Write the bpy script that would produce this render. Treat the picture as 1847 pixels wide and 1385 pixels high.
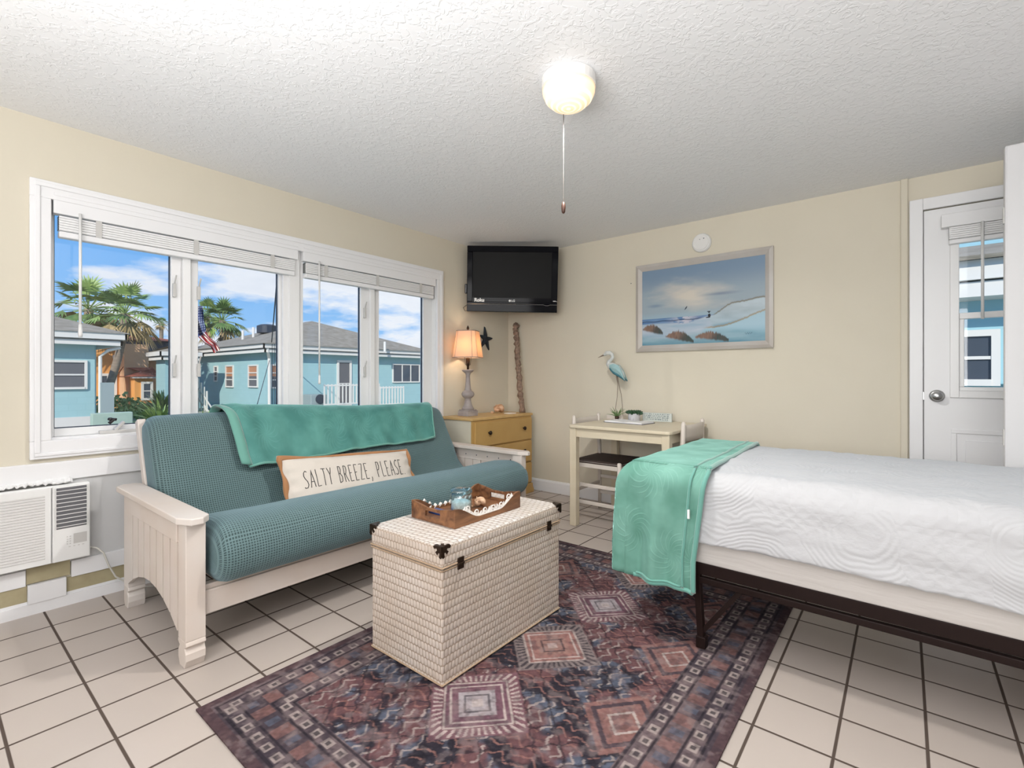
import bpy, bmesh, math, random
import numpy as np
from mathutils import Vector, Matrix, noise as mnoise
PI = math.pi
for o in list(bpy.data.objects): bpy.data.objects.remove(o)
scn = bpy.context.scene
COL = scn.collection

# ------------------------------------------------------------ camera
CAM = Vector((3.0992, -3.7802, 1.08)); YAW = 0.67894; FPX = 876.3; VH = 679.6
cd = bpy.data.cameras.new('camera'); cam = bpy.data.objects.new('camera', cd); COL.objects.link(cam)
cam.location = CAM; cam.rotation_euler = (PI/2, 0, YAW)
cd.sensor_width = 36; cd.lens = FPX/1847*36; cd.shift_y = -(692.5-VH)/1847; cd.clip_start = .02; cd.clip_end = 400
scn.camera = cam
scn.view_settings.view_transform = 'Standard'; scn.view_settings.look = 'None'
scn.view_settings.gamma = 1; scn.view_settings.use_curve_mapping = False
scn.view_settings.exposure = 0.12

# ------------------------------------------------------------ sky
w = bpy.data.worlds.new('sky'); scn.world = w; w.use_nodes = True
nt = w.node_tree; nt.nodes.clear()
def N(nt, t, **kw):
    n = nt.nodes.new(t)
    for k, v in kw.items():
        if k.startswith('i_'):
            n.inputs[int(k[2:])].default_value = v
        elif k in n.inputs.keys(): n.inputs[k].default_value = v
        else: setattr(n, k, v)
    return n
def L(nt, a, b): nt.links.new(a, b)
def ramp(nt, src, stops, interp='LINEAR'):
    r = nt.nodes.new('ShaderNodeValToRGB'); r.color_ramp.interpolation = interp
    e = r.color_ramp.elements
    while len(e) < len(stops): e.new(.5)
    for i, (p, c) in enumerate(stops):
        e[i].position = p; e[i].color = (*c, 1) if len(c) == 3 else c
    L(nt, src, r.inputs[0]); return r.outputs[0]
def math_(nt, op, a, b=None, c=None):
    m = nt.nodes.new('ShaderNodeMath'); m.operation = op
    for i, x in enumerate((a, b, c)):
        if x is None: continue
        if isinstance(x, (int, float)): m.inputs[i].default_value = x
        else: L(nt, x, m.inputs[i])
    return m.outputs[0]
def mixc(nt, f, a, b, blend='MIX'):
    m = nt.nodes.new('ShaderNodeMix'); m.data_type = 'RGBA'; m.blend_type = blend
    for i, x in ((0, f), (6, a), (7, b)):
        if isinstance(x, (int, float)): m.inputs[i].default_value = x
        elif isinstance(x, tuple): m.inputs[i].default_value = (*x, 1) if len(x) == 3 else x
        else: L(nt, x, m.inputs[i])
    return m.outputs[2]
tc = N(nt, 'ShaderNodeTexCoord'); sep = N(nt, 'ShaderNodeSeparateXYZ'); L(nt, tc.outputs['Generated'], sep.inputs[0])
skyc = ramp(nt, sep.outputs[2], [(0, (.50, .70, .93)), (.06, (.32, .58, .90)), (.22, (.18, .44, .85)), (1, (.08, .26, .66))])
den = math_(nt, 'ADD', sep.outputs[2], .16)
cx = math_(nt, 'DIVIDE', sep.outputs[0], den); cy = math_(nt, 'DIVIDE', sep.outputs[1], den)
cmb = N(nt, 'ShaderNodeCombineXYZ'); L(nt, cx, cmb.inputs[0]); L(nt, cy, cmb.inputs[1])
nz = N(nt, 'ShaderNodeTexNoise', Scale=1.15, Detail=9.0, Roughness=.55); L(nt, cmb.outputs[0], nz.inputs['Vector'])
# a little more cloud towards +y, as over the right hand building
bias = math_(nt, 'MULTIPLY', sep.outputs[1], .26)
cm = math_(nt, 'ADD', nz.outputs[0], bias)
cmask = ramp(nt, cm, [(.565, (0, 0, 0)), (.66, (1, 1, 1))])
clc = ramp(nt, nz.outputs[0], [(.45, (.92, .93, .96)), (.75, (.70, .74, .82))])
skyf = mixc(nt, cmask, skyc, clc)
bg = N(nt, 'ShaderNodeBackground', Strength=1.0); L(nt, skyf, bg.inputs[0])
wo = N(nt, 'ShaderNodeOutputWorld'); L(nt, bg.outputs[0], wo.inputs[0])

# ------------------------------------------------------------ sun and added soft fill lights
def light(name, kind, loc, energy, color=(1, 1, 1), rot=(0, 0, 0), size=1, size_y=None, radius=None):
    d = bpy.data.lights.new(name, kind); d.energy = energy; d.color = color
    if kind == 'AREA':
        d.size = size
        if size_y: d.shape = 'RECTANGLE'; d.size_y = size_y
    if radius is not None: d.shadow_soft_size = radius
    o = bpy.data.objects.new(name, d); COL.objects.link(o); o.location = loc; o.rotation_euler = rot
    return o
sun = light('sun', 'SUN', (0, 0, 30), 3.9, (1, .93, .82)); sun.data.angle = .009
sun.rotation_euler = Vector((-.50, .68, -.50)).to_track_quat('-Z', 'Y').to_euler()
# added fill lights: one bounced off the ceiling, one from behind the camera
q_ = light('added_fill_behind_camera', 'AREA', (2.9, -5.55, 1.5), 38, (1, .99, .98), (math.radians(100), 0, .12), 2.6, 1.1); q_.data.spread = math.radians(130)
light('added_fill_up', 'AREA', (2.7, -4.25, 1.25), 76, (1, .99, .98), (PI, 0, 0), 2.0, 1.4)

# ------------------------------------------------------------ materials
def new_mat(name):
    m = bpy.data.materials.new(name); m.use_nodes = True; nt = m.node_tree
    b = nt.nodes['Principled BSDF']; return m, nt, b
def setc(b, c): b.inputs['Base Color'].default_value = (*c, 1)
def bump(nt, b, h, strength=.3, dist=.01):
    bn = N(nt, 'ShaderNodeBump', Strength=strength, Distance=dist); L(nt, h, bn.inputs['Height']); L(nt, bn.outputs[0], b.inputs['Normal']); return bn
def coord(nt, kind='Object', scale=None):
    t = N(nt, 'ShaderNodeTexCoord').outputs[kind]
    if scale:
        mp = N(nt, 'ShaderNodeMapping'); mp.inputs['Scale'].default_value = scale if isinstance(scale, tuple) else (scale,)*3
        L(nt, t, mp.inputs[0]); t = mp.outputs[0]
    return t
def M(name, c, rough=.5, metal=0, noise=None, bmp=None, sheen=0, coat=0, trans=0, ior=None):
    """noise=(scale, second colour, amount)  bmp=(scale, strength, distance)"""
    m, nt, b = new_mat(name); setc(b, c); b.inputs['Roughness'].default_value = rough; b.inputs['Metallic'].default_value = metal
    if noise:
        sc = noise[0]
        n = N(nt, 'ShaderNodeTexNoise', Scale=1.0, Detail=5.0); L(nt, coord(nt, 'Object', sc), n.inputs['Vector'])
        f = ramp(nt, n.outputs[0], [(.35, (0, 0, 0)), (.7, (noise[2],)*3)])
        L(nt, mixc(nt, f, c, noise[1]), b.inputs['Base Color'])
    if bmp:
        n = N(nt, 'ShaderNodeTexNoise', Scale=1.0, Detail=3.0); L(nt, coord(nt, 'Object', bmp[0]), n.inputs['Vector']); bump(nt, b, n.outputs[0], bmp[1], bmp[2])
    if sheen: b.inputs['Sheen Weight'].default_value = sheen; b.inputs['Sheen Roughness'].default_value = .4
    if coat: b.inputs['Coat Weight'].default_value = coat
    if trans: b.inputs['Transmission Weight'].default_value = trans
    if ior: b.inputs['IOR'].default_value = ior
    return m
WALLC = (.66, .61, .50)
MAT = dict(
    wall=M('beige_wall_paint', WALLC, .7, noise=(3., (.635, .585, .475), .6), bmp=(60., .08, .004)),
    wallw=M('plain_white_paint', (.72, .71, .69), .7),
    trim=M('white_trim_paint', (.80, .80, .81), .35),
    board=M('beige_board_paint', (.42, .37, .23), .6, noise=(14., (.33, .28, .17), .8)),
    panel=M('pale_grey_panel', (.62, .62, .62), .6),
    wfr=M('white_vinyl', (.80, .80, .80), .3),
    gasket=M('dark_gasket', (.03, .04, .06), .5),
    metal=M('brushed_steel', (.55, .55, .55), .3, 1),
    hw=M('white_hardware', (.55, .54, .52), .4),
    black=M('black_plastic', (.012, .012, .014), .35),
    gloss=M('gloss_black_plastic', (.004, .004, .006), .08),
    screen=M('dark_screen', (.014, .014, .014), .35),
    white=M('white_plastic', (.78, .78, .77), .4),
    wwood=M('white_painted_wood', (.66, .61, .57), .45, noise=(2.2, (.60, .49, .41), .8), bmp=(30., .06, .003)),
    tablew=M('cream_painted_wood', (.66, .58, .44), .35, noise=((2., 14., 14.), (.60, .51, .36), .6)),
    chairw=M('dusty_white_wood', (.62, .56, .50), .45),
    seatdk=M('dark_woven_seat', (.045, .028, .024), .8, bmp=((90., 400., 90.), .5, .004)),
    dresy=M('ochre_painted_wood', (.50, .315, .11), .5, noise=(6., (.46, .28, .09), .8), bmp=(40., .1, .002)),
    dresc=M('cream_dresser_side', (.62, .58, .46), .5),
    drest=M('honey_dresser_top', (.62, .41, .17), .4, noise=((3., 16., 3.), (.50, .31, .11), .8)),
    knob=M('dark_bronze_knob', (.03, .018, .012), .35, .6),
    frame_blk=M('dark_brown_steel', (.014, .007, .006), .5),
    sheet=M('cream_sheet', (.51, .48, .455), .75, bmp=((3., 5., 22.), .35, .02)),
    brown=M('dark_brown_metal', (.05, .03, .02), .35, .8),
    teal_wall=None,
    lampgrey=M('weathered_grey_wood', (.30, .26, .25), .6, noise=(22., (.40, .36, .34), .8), bmp=(60., .2, .003)),
    drift=M('driftwood', (.34, .24, .18), .85, noise=(38., (.17, .11, .08), 1.), bmp=(70., .9, .012)),
    starm=M('dark_navy_starfish', (.012, .022, .035), .6, bmp=(160., .8, .006)),
    shellm=M('peach_shell', (.70, .46, .30), .5, noise=(30., (.40, .20, .10), 1.), bmp=(60., .6, .006)),
    paper=M('white_paper', (.78, .78, .78), .7),
    cover=M('grey_book_cover', (.14, .14, .16), .6),
    potm=M('grey_concrete_pot', (.50, .50, .52), .8, bmp=(120., .3, .003)),
    succ=M('dark_green_succulent', (.02, .07, .03), .5),
    airp=M('green_air_plant', (.13, .22, .08), .6),
    birdw=M('white_heron_paint', (.62, .63, .60), .6, noise=(30., (.50, .55, .55), .8)),
    birdt=M('pale_teal_wing', (.30, .47, .48), .55),
    birdd=M('dark_teal_wing', (.045, .16, .20), .55),
    wire=M('brown_wire', (.22, .17, .13), .6),
    peach=M('braided_brown_cord', (.42, .30, .20), .7),
    silver=M('whitewashed_silver_frame', (.50, .46, .42), .45, .15, noise=((3., 3., 3.), (.60, .58, .56), .8)),
    signw=M('pale_grey_sign', (.56, .60, .57), .6),
    ink=M('grey_ink', (.20, .25, .26), .7),
    cord=M('white_cord', (.62, .60, .55), .5),
    stripeK=M('black_thread', (.02, .02, .02), .8),
    blue=M('deep_blue_cover', (.02, .06, .22), .4),
    carve=M('whitewashed_carving', (.70, .66, .62), .7),
    sand=M('pale_filling', (.78, .75, .70), .9, noise=(90., (.55, .50, .44), 1.)),
    chainm=M('steel_chain', (.06, .055, .05), .8),
    walnut=M('walnut_knob', (.045, .014, .006), .5),
    lampcap=M('white_enamel', (.75, .74, .72), .4),
)
for k_, v_ in (('gloss', .08), ('screen', .05), ('frame_blk', .15)): MAT[k_].node_tree.nodes['Principled BSDF'].inputs['Specular IOR Level'].default_value = v_
# pillow covers, blankets, quilt, futon
def m_futon():
    m, nt, b = new_mat('teal_waffle_slipcover'); uv = coord(nt, 'UV')
    s = N(nt, 'ShaderNodeSeparateXYZ'); L(nt, uv, s.inputs[0])
    k = 2*PI/.0105
    a = math_(nt, 'SINE', math_(nt, 'MULTIPLY', s.outputs[0], k)); c = math_(nt, 'SINE', math_(nt, 'MULTIPLY', s.outputs[1], k))
    h = math_(nt, 'MAXIMUM', a, c); hh = math_(nt, 'MULTIPLY_ADD', h, .5, .5)
    L(nt, ramp(nt, hh, [(.35, (.026, .056, .057)), (.95, (.120, .195, .200))]), b.inputs['Base Color'])
    b.inputs['Roughness'].default_value = .75; b.inputs['Sheen Weight'].default_value = .35; b.inputs['Sheen Roughness'].default_value = .5
    b.inputs['Sheen Tint'].default_value = (.6, .85, 1, 1)
    bump(nt, b, hh, .5, .004); return m
MAT['futon'] = m_futon()
def m_plush(name, c1, c2):
    m, nt, b = new_mat(name)
    v = coord(nt, 'UV', (1, 1, 1))
    n = N(nt, 'ShaderNodeTexNoise', Scale=7.0, Detail=3.0); L(nt, v, n.inputs['Vector'])
    # embossed feather plumes: fine ribs fanning around scattered centres
    vo = N(nt, 'ShaderNodeTexVoronoi', Scale=5.2); L(nt, v, vo.inputs['Vector'])
    df = N(nt, 'ShaderNodeVectorMath', operation='SUBTRACT'); L(nt, v, df.inputs[0]); 
    sc = N(nt, 'ShaderNodeVectorMath', operation='SCALE'); L(nt, vo.outputs['Position'], sc.inputs[0]); sc.inputs['Scale'].default_value = 1.0
    L(nt, sc.outputs[0], df.inputs[1])
    sp = N(nt, 'ShaderNodeSeparateXYZ'); L(nt, df.outputs[0], sp.inputs[0])
    ang = math_(nt, 'ARCTAN2', sp.outputs[1], sp.outputs[0])
    rib = math_(nt, 'SINE', math_(nt, 'ADD', math_(nt, 'MULTIPLY', ang, 15.0), math_(nt, 'MULTIPLY', vo.outputs['Distance'], 42.0)))
    ring = ramp(nt, vo.outputs['Distance'], [(.08, (0, 0, 0)), (.16, (1, 1, 1)), (.42, (1, 1, 1)), (.52, (0, 0, 0))])
    rr = math_(nt, 'MULTIPLY', ramp(nt, rib, [(.55, (0, 0, 0)), (.95, (1, 1, 1))]), ring)
    base = mixc(nt, ramp(nt, n.outputs[0], [(.35, (0, 0, 0)), (.68, (1, 1, 1))]), c1, c2)
    L(nt, mixc(nt, math_(nt, 'MULTIPLY', rr, .15), base, tuple(min(1, x*1.35+.07) for x in c2)), b.inputs['Base Color'])
    b.inputs['Roughness'].default_value = .8; b.inputs['Sheen Weight'].default_value = .6; b.inputs['Sheen Roughness'].default_value = .35
    b.inputs['Sheen Tint'].default_value = (.55, 1, .9, 1)
    bump(nt, b, math_(nt, 'ADD', n.outputs[0], math_(nt, 'MULTIPLY', rr, .3)), .25, .012); return m
MAT['plush'] = m_plush('teal_plush_fleece', (.047, .185, .165), (.095, .285, .25))
MAT['plush2'] = m_plush('mint_plush_fleece', (.09, .24, .185), (.17, .365, .30))
MAT['hem'] = M('mint_plush_hem', (.13, .33, .275), .8, sheen=.6)
def m_quilt():
    m, nt, b = new_mat('white_quilted_cotton'); v = coord(nt, 'UV')
    n = N(nt, 'ShaderNodeTexNoise', Scale=5.0, Detail=2.0); L(nt, v, n.inputs['Vector'])
    vm = N(nt, 'ShaderNodeVectorMath', operation='SCALE'); L(nt, n.outputs['Color'], vm.inputs[0]); vm.inputs['Scale'].default_value = .08
    va = N(nt, 'ShaderNodeVectorMath', operation='ADD'); L(nt, v, va.inputs[0]); L(nt, vm.outputs[0], va.inputs[1])
    vo = N(nt, 'ShaderNodeTexVoronoi', Scale=3.4); L(nt, va.outputs[0], vo.inputs['Vector'])
    rings = math_(nt, 'SINE', math_(nt, 'MULTIPLY', vo.outputs['Distance'], 125.0))
    df = N(nt, 'ShaderNodeVectorMath', operation='SUBTRACT'); L(nt, va.outputs[0], df.inputs[0]); L(nt, vo.outputs['Position'], df.inputs[1])
    sp = N(nt, 'ShaderNodeSeparateXYZ'); L(nt, df.outputs[0], sp.inputs[0])
    ang = math_(nt, 'ARCTAN2', sp.outputs[1], sp.outputs[0])
    pet = math_(nt, 'SINE', math_(nt, 'ADD', math_(nt, 'MULTIPLY', ang, 7.0), math_(nt, 'MULTIPLY', vo.outputs['Distance'], 30.0)))
    sel = ramp(nt, vo.outputs['Distance'], [(.19, (1, 1, 1)), (.21, (0, 0, 0))])
    h = math_(nt, 'ADD', math_(nt, 'MULTIPLY', pet, sel), math_(nt, 'MULTIPLY', rings, math_(nt, 'SUBTRACT', 1.0, sel)))
    uvs = N(nt, 'ShaderNodeSeparateXYZ'); L(nt, va.outputs[0], uvs.inputs[0])
    lat = math_(nt, 'MAXIMUM', math_(nt, 'SINE', math_(nt, 'MULTIPLY', math_(nt, 'ADD', uvs.outputs[0], uvs.outputs[1]), 130.0)), math_(nt, 'SINE', math_(nt, 'MULTIPLY', math_(nt, 'SUBTRACT', uvs.outputs[0], uvs.outputs[1]), 130.0)))
    cs_ = N(nt, 'ShaderNodeSeparateXYZ'); L(nt, vo.outputs['Color'], cs_.inputs[0]); pick = ramp(nt, cs_.outputs[0], [(.62, (0, 0, 0)), (.63, (1, 1, 1))])
    h = math_(nt, 'ADD', math_(nt, 'MULTIPLY', h, math_(nt, 'SUBTRACT', 1.0, pick)), math_(nt, 'MULTIPLY', lat, pick))
    n2 = N(nt, 'ShaderNodeTexNoise', Scale=55.0, Detail=3.0); L(nt, v, n2.inputs['Vector'])
    hh = math_(nt, 'ADD', math_(nt, 'MULTIPLY', h, .5), math_(nt, 'MULTIPLY', n2.outputs[0], 1.2))
    bump(nt, b, hh, .22, .006)
    setc(b, (.455, .457, .47)); b.inputs['Roughness'].default_value = .8; b.inputs['Sheen Weight'].default_value = .25; b.inputs['Sheen Tint'].default_value = (.75, .88, 1, 1)
    return m
MAT['quilt'] = m_quilt()
def m_linen():
    m, nt, b = new_mat('cream_linen'); v = coord(nt, 'UV')
    w1 = N(nt, 'ShaderNodeTexNoise', Scale=260.0, Detail=2.0); L(nt, v, w1.inputs['Vector'])
    L(nt, mixc(nt, w1.outputs[0], (.55, .49, .43), (.64, .59, .53)), b.inputs['Base Color']); b.inputs['Roughness'].default_value = .85
    bump(nt, b, w1.outputs[0], .15, .002); return m
MAT['linen'] = m_linen()
MAT['rust'] = M('rust_brown_velvet', (.36, .17, .07), .8, sheen=.4)
def m_tile():
    m, nt, b = new_mat('cream_floor_tile'); v = coord(nt, 'Object'); s = N(nt, 'ShaderNodeSeparateXYZ'); L(nt, v, s.inputs[0])
    S = .2093
    u = math_(nt, 'DIVIDE', math_(nt, 'SUBTRACT', s.outputs[0], .850-S*10), S); t = math_(nt, 'DIVIDE', math_(nt, 'SUBTRACT', s.outputs[1], -2.9746-S*40), S)
    def edge(q):
        f = math_(nt, 'FRACT', q); d = math_(nt, 'MINIMUM', f, math_(nt, 'SUBTRACT', 1.0, f)); return d
    e = math_(nt, 'MINIMUM', edge(u), edge(t))
    mask = ramp(nt, e, [(.016, (0, 0, 0)), (.024, (1, 1, 1))])
    cb = N(nt, 'ShaderNodeCombineXYZ'); L(nt, math_(nt, 'FLOOR', u), cb.inputs[0]); L(nt, math_(nt, 'FLOOR', t), cb.inputs[1])
    wn = N(nt, 'ShaderNodeTexWhiteNoise', noise_dimensions='3D'); L(nt, cb.outputs[0], wn.inputs[0])
    nn = N(nt, 'ShaderNodeTexNoise', Scale=3.0, Detail=4.0); L(nt, v, nn.inputs['Vector'])
    f = math_(nt, 'ADD', math_(nt, 'MULTIPLY', wn.outputs[0], .4), math_(nt, 'MULTIPLY', nn.outputs[0], .6))
    tile = mixc(nt, f, (.43, .375, .335), (.52, .455, .41))
    L(nt, mixc(nt, mask, (.075, .052, .04), tile), b.inputs['Base Color'])
    L(nt, ramp(nt, mask, [(0, (.85,)*3), (1, (.33,)*3)]), b.inputs['Roughness'])
    bump(nt, b, mask, .5, .003); return m
MAT['tile'] = m_tile()
MAT['doorgrey'] = M('shade_greyed_white_door', (.60, .60, .61), .5)  # white door leaf, greyed so its base colour carries the shade
def m_ceil():
    m, nt, b = new_mat('textured_white_ceiling'); v = coord(nt, 'Object')
    n = N(nt, 'ShaderNodeTexNoise', Scale=38.0, Detail=2.0, Distortion=.8); L(nt, v, n.inputs['Vector'])
    h = ramp(nt, n.outputs[0], [(.5, (0, 0, 0)), (.56, (1, 1, 1))])
    bump(nt, b, h, .28, .006); setc(b, (.84, .85, .87)); b.inputs['Roughness'].default_value = .6; return m
MAT['ceil'] = m_ceil()
def m_weave(name, cw, ch, c1, c2, cm, strength=.9):
    m, nt, b = new_mat(name); v = coord(nt, 'UV')
    s = N(nt, 'ShaderNodeSeparateXYZ'); L(nt, v, s.inputs[0])
    r = math_(nt, 'DIVIDE', s.outputs[1], ch); row = math_(nt, 'FLOOR', r)
    u = math_(nt, 'ADD', math_(nt, 'DIVIDE', s.outputs[0], cw), math_(nt, 'MULTIPLY', row, .5))
    fu = math_(nt, 'FRACT', u); fr = math_(nt, 'FRACT', r)
    bu = math_(nt, 'SINE', math_(nt, 'MULTIPLY', fu, PI)); br = math_(nt, 'SINE', math_(nt, 'MULTIPLY', fr, PI))
    h = math_(nt, 'MULTIPLY', math_(nt, 'POWER', bu, .45), math_(nt, 'POWER', br, .45))
    n = N(nt, 'ShaderNodeTexNoise', Scale=5.0, Detail=6.0, Roughness=.65); L(nt, coord(nt, 'Object'), n.inputs['Vector'])
    body = mixc(nt, ramp(nt, n.outputs[0], [(.35, (0, 0, 0)), (.7, (1, 1, 1))]), c1, c2)
    L(nt, mixc(nt, ramp(nt, h, [(.28, (0, 0, 0)), (.58, (1, 1, 1))]), cm, body), b.inputs['Base Color'])
    b.inputs['Roughness'].default_value = .38; bump(nt, b, h, strength, .005); return m
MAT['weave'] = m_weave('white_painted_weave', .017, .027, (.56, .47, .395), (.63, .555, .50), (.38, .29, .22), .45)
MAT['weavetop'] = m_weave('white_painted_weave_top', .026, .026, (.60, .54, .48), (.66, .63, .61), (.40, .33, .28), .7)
def m_attr(name, rough=.8, bmpv=None, spec=.5):
    m, nt, b = new_mat(name); a = N(nt, 'ShaderNodeAttribute', attribute_name='Col'); L(nt, a.outputs['Color'], b.inputs['Base Color'])
    b.inputs['Roughness'].default_value = rough; b.inputs['Specular IOR Level'].default_value = spec
    if bmpv:
        n = N(nt, 'ShaderNodeTexNoise', Scale=bmpv[0], Detail=3.0); L(nt, coord(nt, 'Object'), n.inputs['Vector']); bump(nt, b, n.outputs[0], bmpv[1], bmpv[2])
    return m
def m_wood(name, c1, c2, sc=(4., 30., 30.), rough=.5):
    m, nt, b = new_mat(name); n = N(nt, 'ShaderNodeTexNoise', Scale=1.0, Detail=6.0, Distortion=1.2); L(nt, coord(nt, 'Object', sc), n.inputs['Vector'])
    L(nt, ramp(nt, n.outputs[0], [(.3, c1), (.72, c2)]), b.inputs['Base Color']); b.inputs['Roughness'].default_value = rough; bump(nt, b, n.outputs[0], .2, .002); return m
MAT['tray'] = m_wood('stained_tray_wood', (.07, .026, .012), (.28, .125, .052), (22., 6., 30.))
def m_glass(name='clear_glass', tint=(.96, .98, 1), ior=.3):
    m, nt, b = new_mat(name)
    nt.nodes.remove(b); out = nt.nodes['Material Output']
    tr = N(nt, 'ShaderNodeBsdfTransparent'); tr.inputs[0].default_value = (*tint, 1)
    gl = N(nt, 'ShaderNodeBsdfGlossy', Roughness=.03); lw_ = N(nt, 'ShaderNodeLayerWeight', Blend=ior)
    mx = N(nt, 'ShaderNodeMixShader'); L(nt, math_(nt, 'MULTIPLY_ADD', math_(nt, 'POWER', lw_.outputs['Facing'], 3.0), .5, .03 if ior < .4 else .10), mx.inputs[0]); L(nt, tr.outputs[0], mx.inputs[1]); L(nt, gl.outputs[0], mx.inputs[2]); L(nt, mx.outputs[0], out.inputs[0]); return m
MAT['glass'] = m_glass()
MAT['jarglass'] = m_glass('pale_blue_jar_glass', (.90, .965, .985), .5)
MAT['lidglass'] = m_glass('pale_blue_lid_glass', (.62, .85, .95), .6)
def m_emit(name, c, e, strength, rough=.6):
    m, nt, b = new_mat(name); setc(b, c); b.inputs['Emission Color'].default_value = (*e, 1); b.inputs['Emission Strength'].default_value = strength; b.inputs['Roughness'].default_value = rough; return m
def m_bowl():
    m, nt, b = new_mat('ribbed_lamp_glass'); setc(b, (.85, .75, .6)); b.inputs['Roughness'].default_value = .25
    s = N(nt, 'ShaderNodeSeparateXYZ'); L(nt, coord(nt, 'Object'), s.inputs[0])
    r = math_(nt, 'SQRT', math_(nt, 'ADD', math_(nt, 'POWER', s.outputs[0], 2.0), math_(nt, 'POWER', s.outputs[1], 2.0)))
    ww = math_(nt, 'SINE', math_(nt, 'MULTIPLY', r, 300.0))
    L(nt, ramp(nt, ww, [(0, (.80, .50, .26)), (.35, (1, .78, .50)), (1, (1, .88, .66))]), b.inputs['Emission Color']); b.inputs['Emission Strength'].default_value = .80
    return m
MAT['bowl'] = m_bowl()
def m_shade():
    m, nt, b = new_mat('lit_linen_lampshade'); nt.nodes.remove(b); out = nt.nodes['Material Output']
    d = N(nt, 'ShaderNodeBsdfDiffuse'); d.inputs[0].default_value = (.80, .68, .56, 1)
    t = N(nt, 'ShaderNodeBsdfTranslucent'); t.inputs[0].default_value = (.95, .70, .48, 1)
    mx = N(nt, 'ShaderNodeMixShader'); mx.inputs[0].default_value = .45; L(nt, d.outputs[0], mx.inputs[1]); L(nt, t.outputs[0], mx.inputs[2]); L(nt, mx.outputs[0], out.inputs[0]); return m
MAT['shade'] = m_shade()
MAT['shadetrim'] = M('grey_shade_trim', (.25, .20, .18), .7)
# outdoors
def m_block(name, c, dark):
    m, nt, b = new_mat(name); v = coord(nt, 'UV'); br = N(nt, 'ShaderNodeTexBrick', Scale=1.0); L(nt, v, br.inputs['Vector'])
    br.inputs['Brick Width'].default_value = .42; br.inputs['Row Height'].default_value = .21; br.inputs['Mortar Size'].default_value = .008
    br.inputs['Color1'].default_value = (*c, 1); br.inputs['Color2'].default_value = (*[x*.96 for x in c], 1); br.inputs['Mortar'].default_value = (*dark, 1)
    L(nt, br.outputs[0], b.inputs['Base Color']); b.inputs['Roughness'].default_value = .8; return m
MAT['bluewall'] = m_block('aqua_painted_block', (.34, .54, .56), (.31, .50, .52))
MAT['bluedeep'] = M('aqua_siding', (.32, .55, .62), .7)
MAT['orange'] = M('orange_stucco', (.78, .36, .10), .9, noise=(1.2, (.70, .32, .10), .6))
MAT['peachw'] = M('peach_stucco', (.70, .42, .24), .9)
MAT['tileroof'] = M('terracotta_roof', (.46, .12, .055), .8, noise=(5., (.26, .07, .04), .9))
MAT['shingle'] = M('grey_roof_shingle', (.25, .215, .165), .9, noise=((3., 3., 9.), (.36, .32, .26), .9), bmp=((4., 14., 20.), .4, .03))
MAT['fascia'] = M('cream_fascia', (.74, .71, .66), .6)
MAT['founda'] = M('white_foundation', (.70, .66, .62), .9)
MAT['winglass'] = M('dark_window_glass', (.06, .075, .10), .12)
MAT['wingrey'] = M('grey_window_screen', (.12, .12, .13), .5)
MAT['winorange'] = M('orange_painted_reflection_glass', (.52, .24, .13), .3)  # orange reflection put into the base colour of the upper panes
MAT['frond'] = M('palm_frond_green', (.09, .17, .05), .5, noise=(3., (.20, .28, .09), .9))
MAT['frondy'] = M('pale_green_frond', (.32, .42, .12), .5, noise=(3., (.18, .30, .08), .9))
MAT['frondd'] = M('dry_palm_frond', (.45, .33, .16), .8, noise=(3., (.26, .20, .08), .9))
MAT['trunk'] = M('palm_trunk_bark', (.30, .24, .18), .9, noise=((3., 3., 12.), (.20, .15, .11), 1.))
MAT['ground'] = M('pale_sandy_ground', (.42, .40, .34), .95, noise=(.6, (.26, .30, .20), .9))
MAT['leafd'] = M('shrub_leaf_green', (.10, .20, .05), .6, noise=(2., (.22, .32, .10), .9))
MAT['mintwall'] = M('pale_green_low_wall', (.36, .46, .38), .8)
MAT['acgrey'] = M('weathered_ac_metal', (.30, .36, .36), .6)
MAT['cable'] = M('black_cable', (.02, .03, .04), .6)
MAT['flag'] = m_attr('flag_cloth', .8)
MAT['paint'] = m_attr('oil_painting', .45, (220., .25, .0015), .3)
MAT['rug'] = m_attr('printed_rug_pile', .95, (300., .5, .003), .1)

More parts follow.
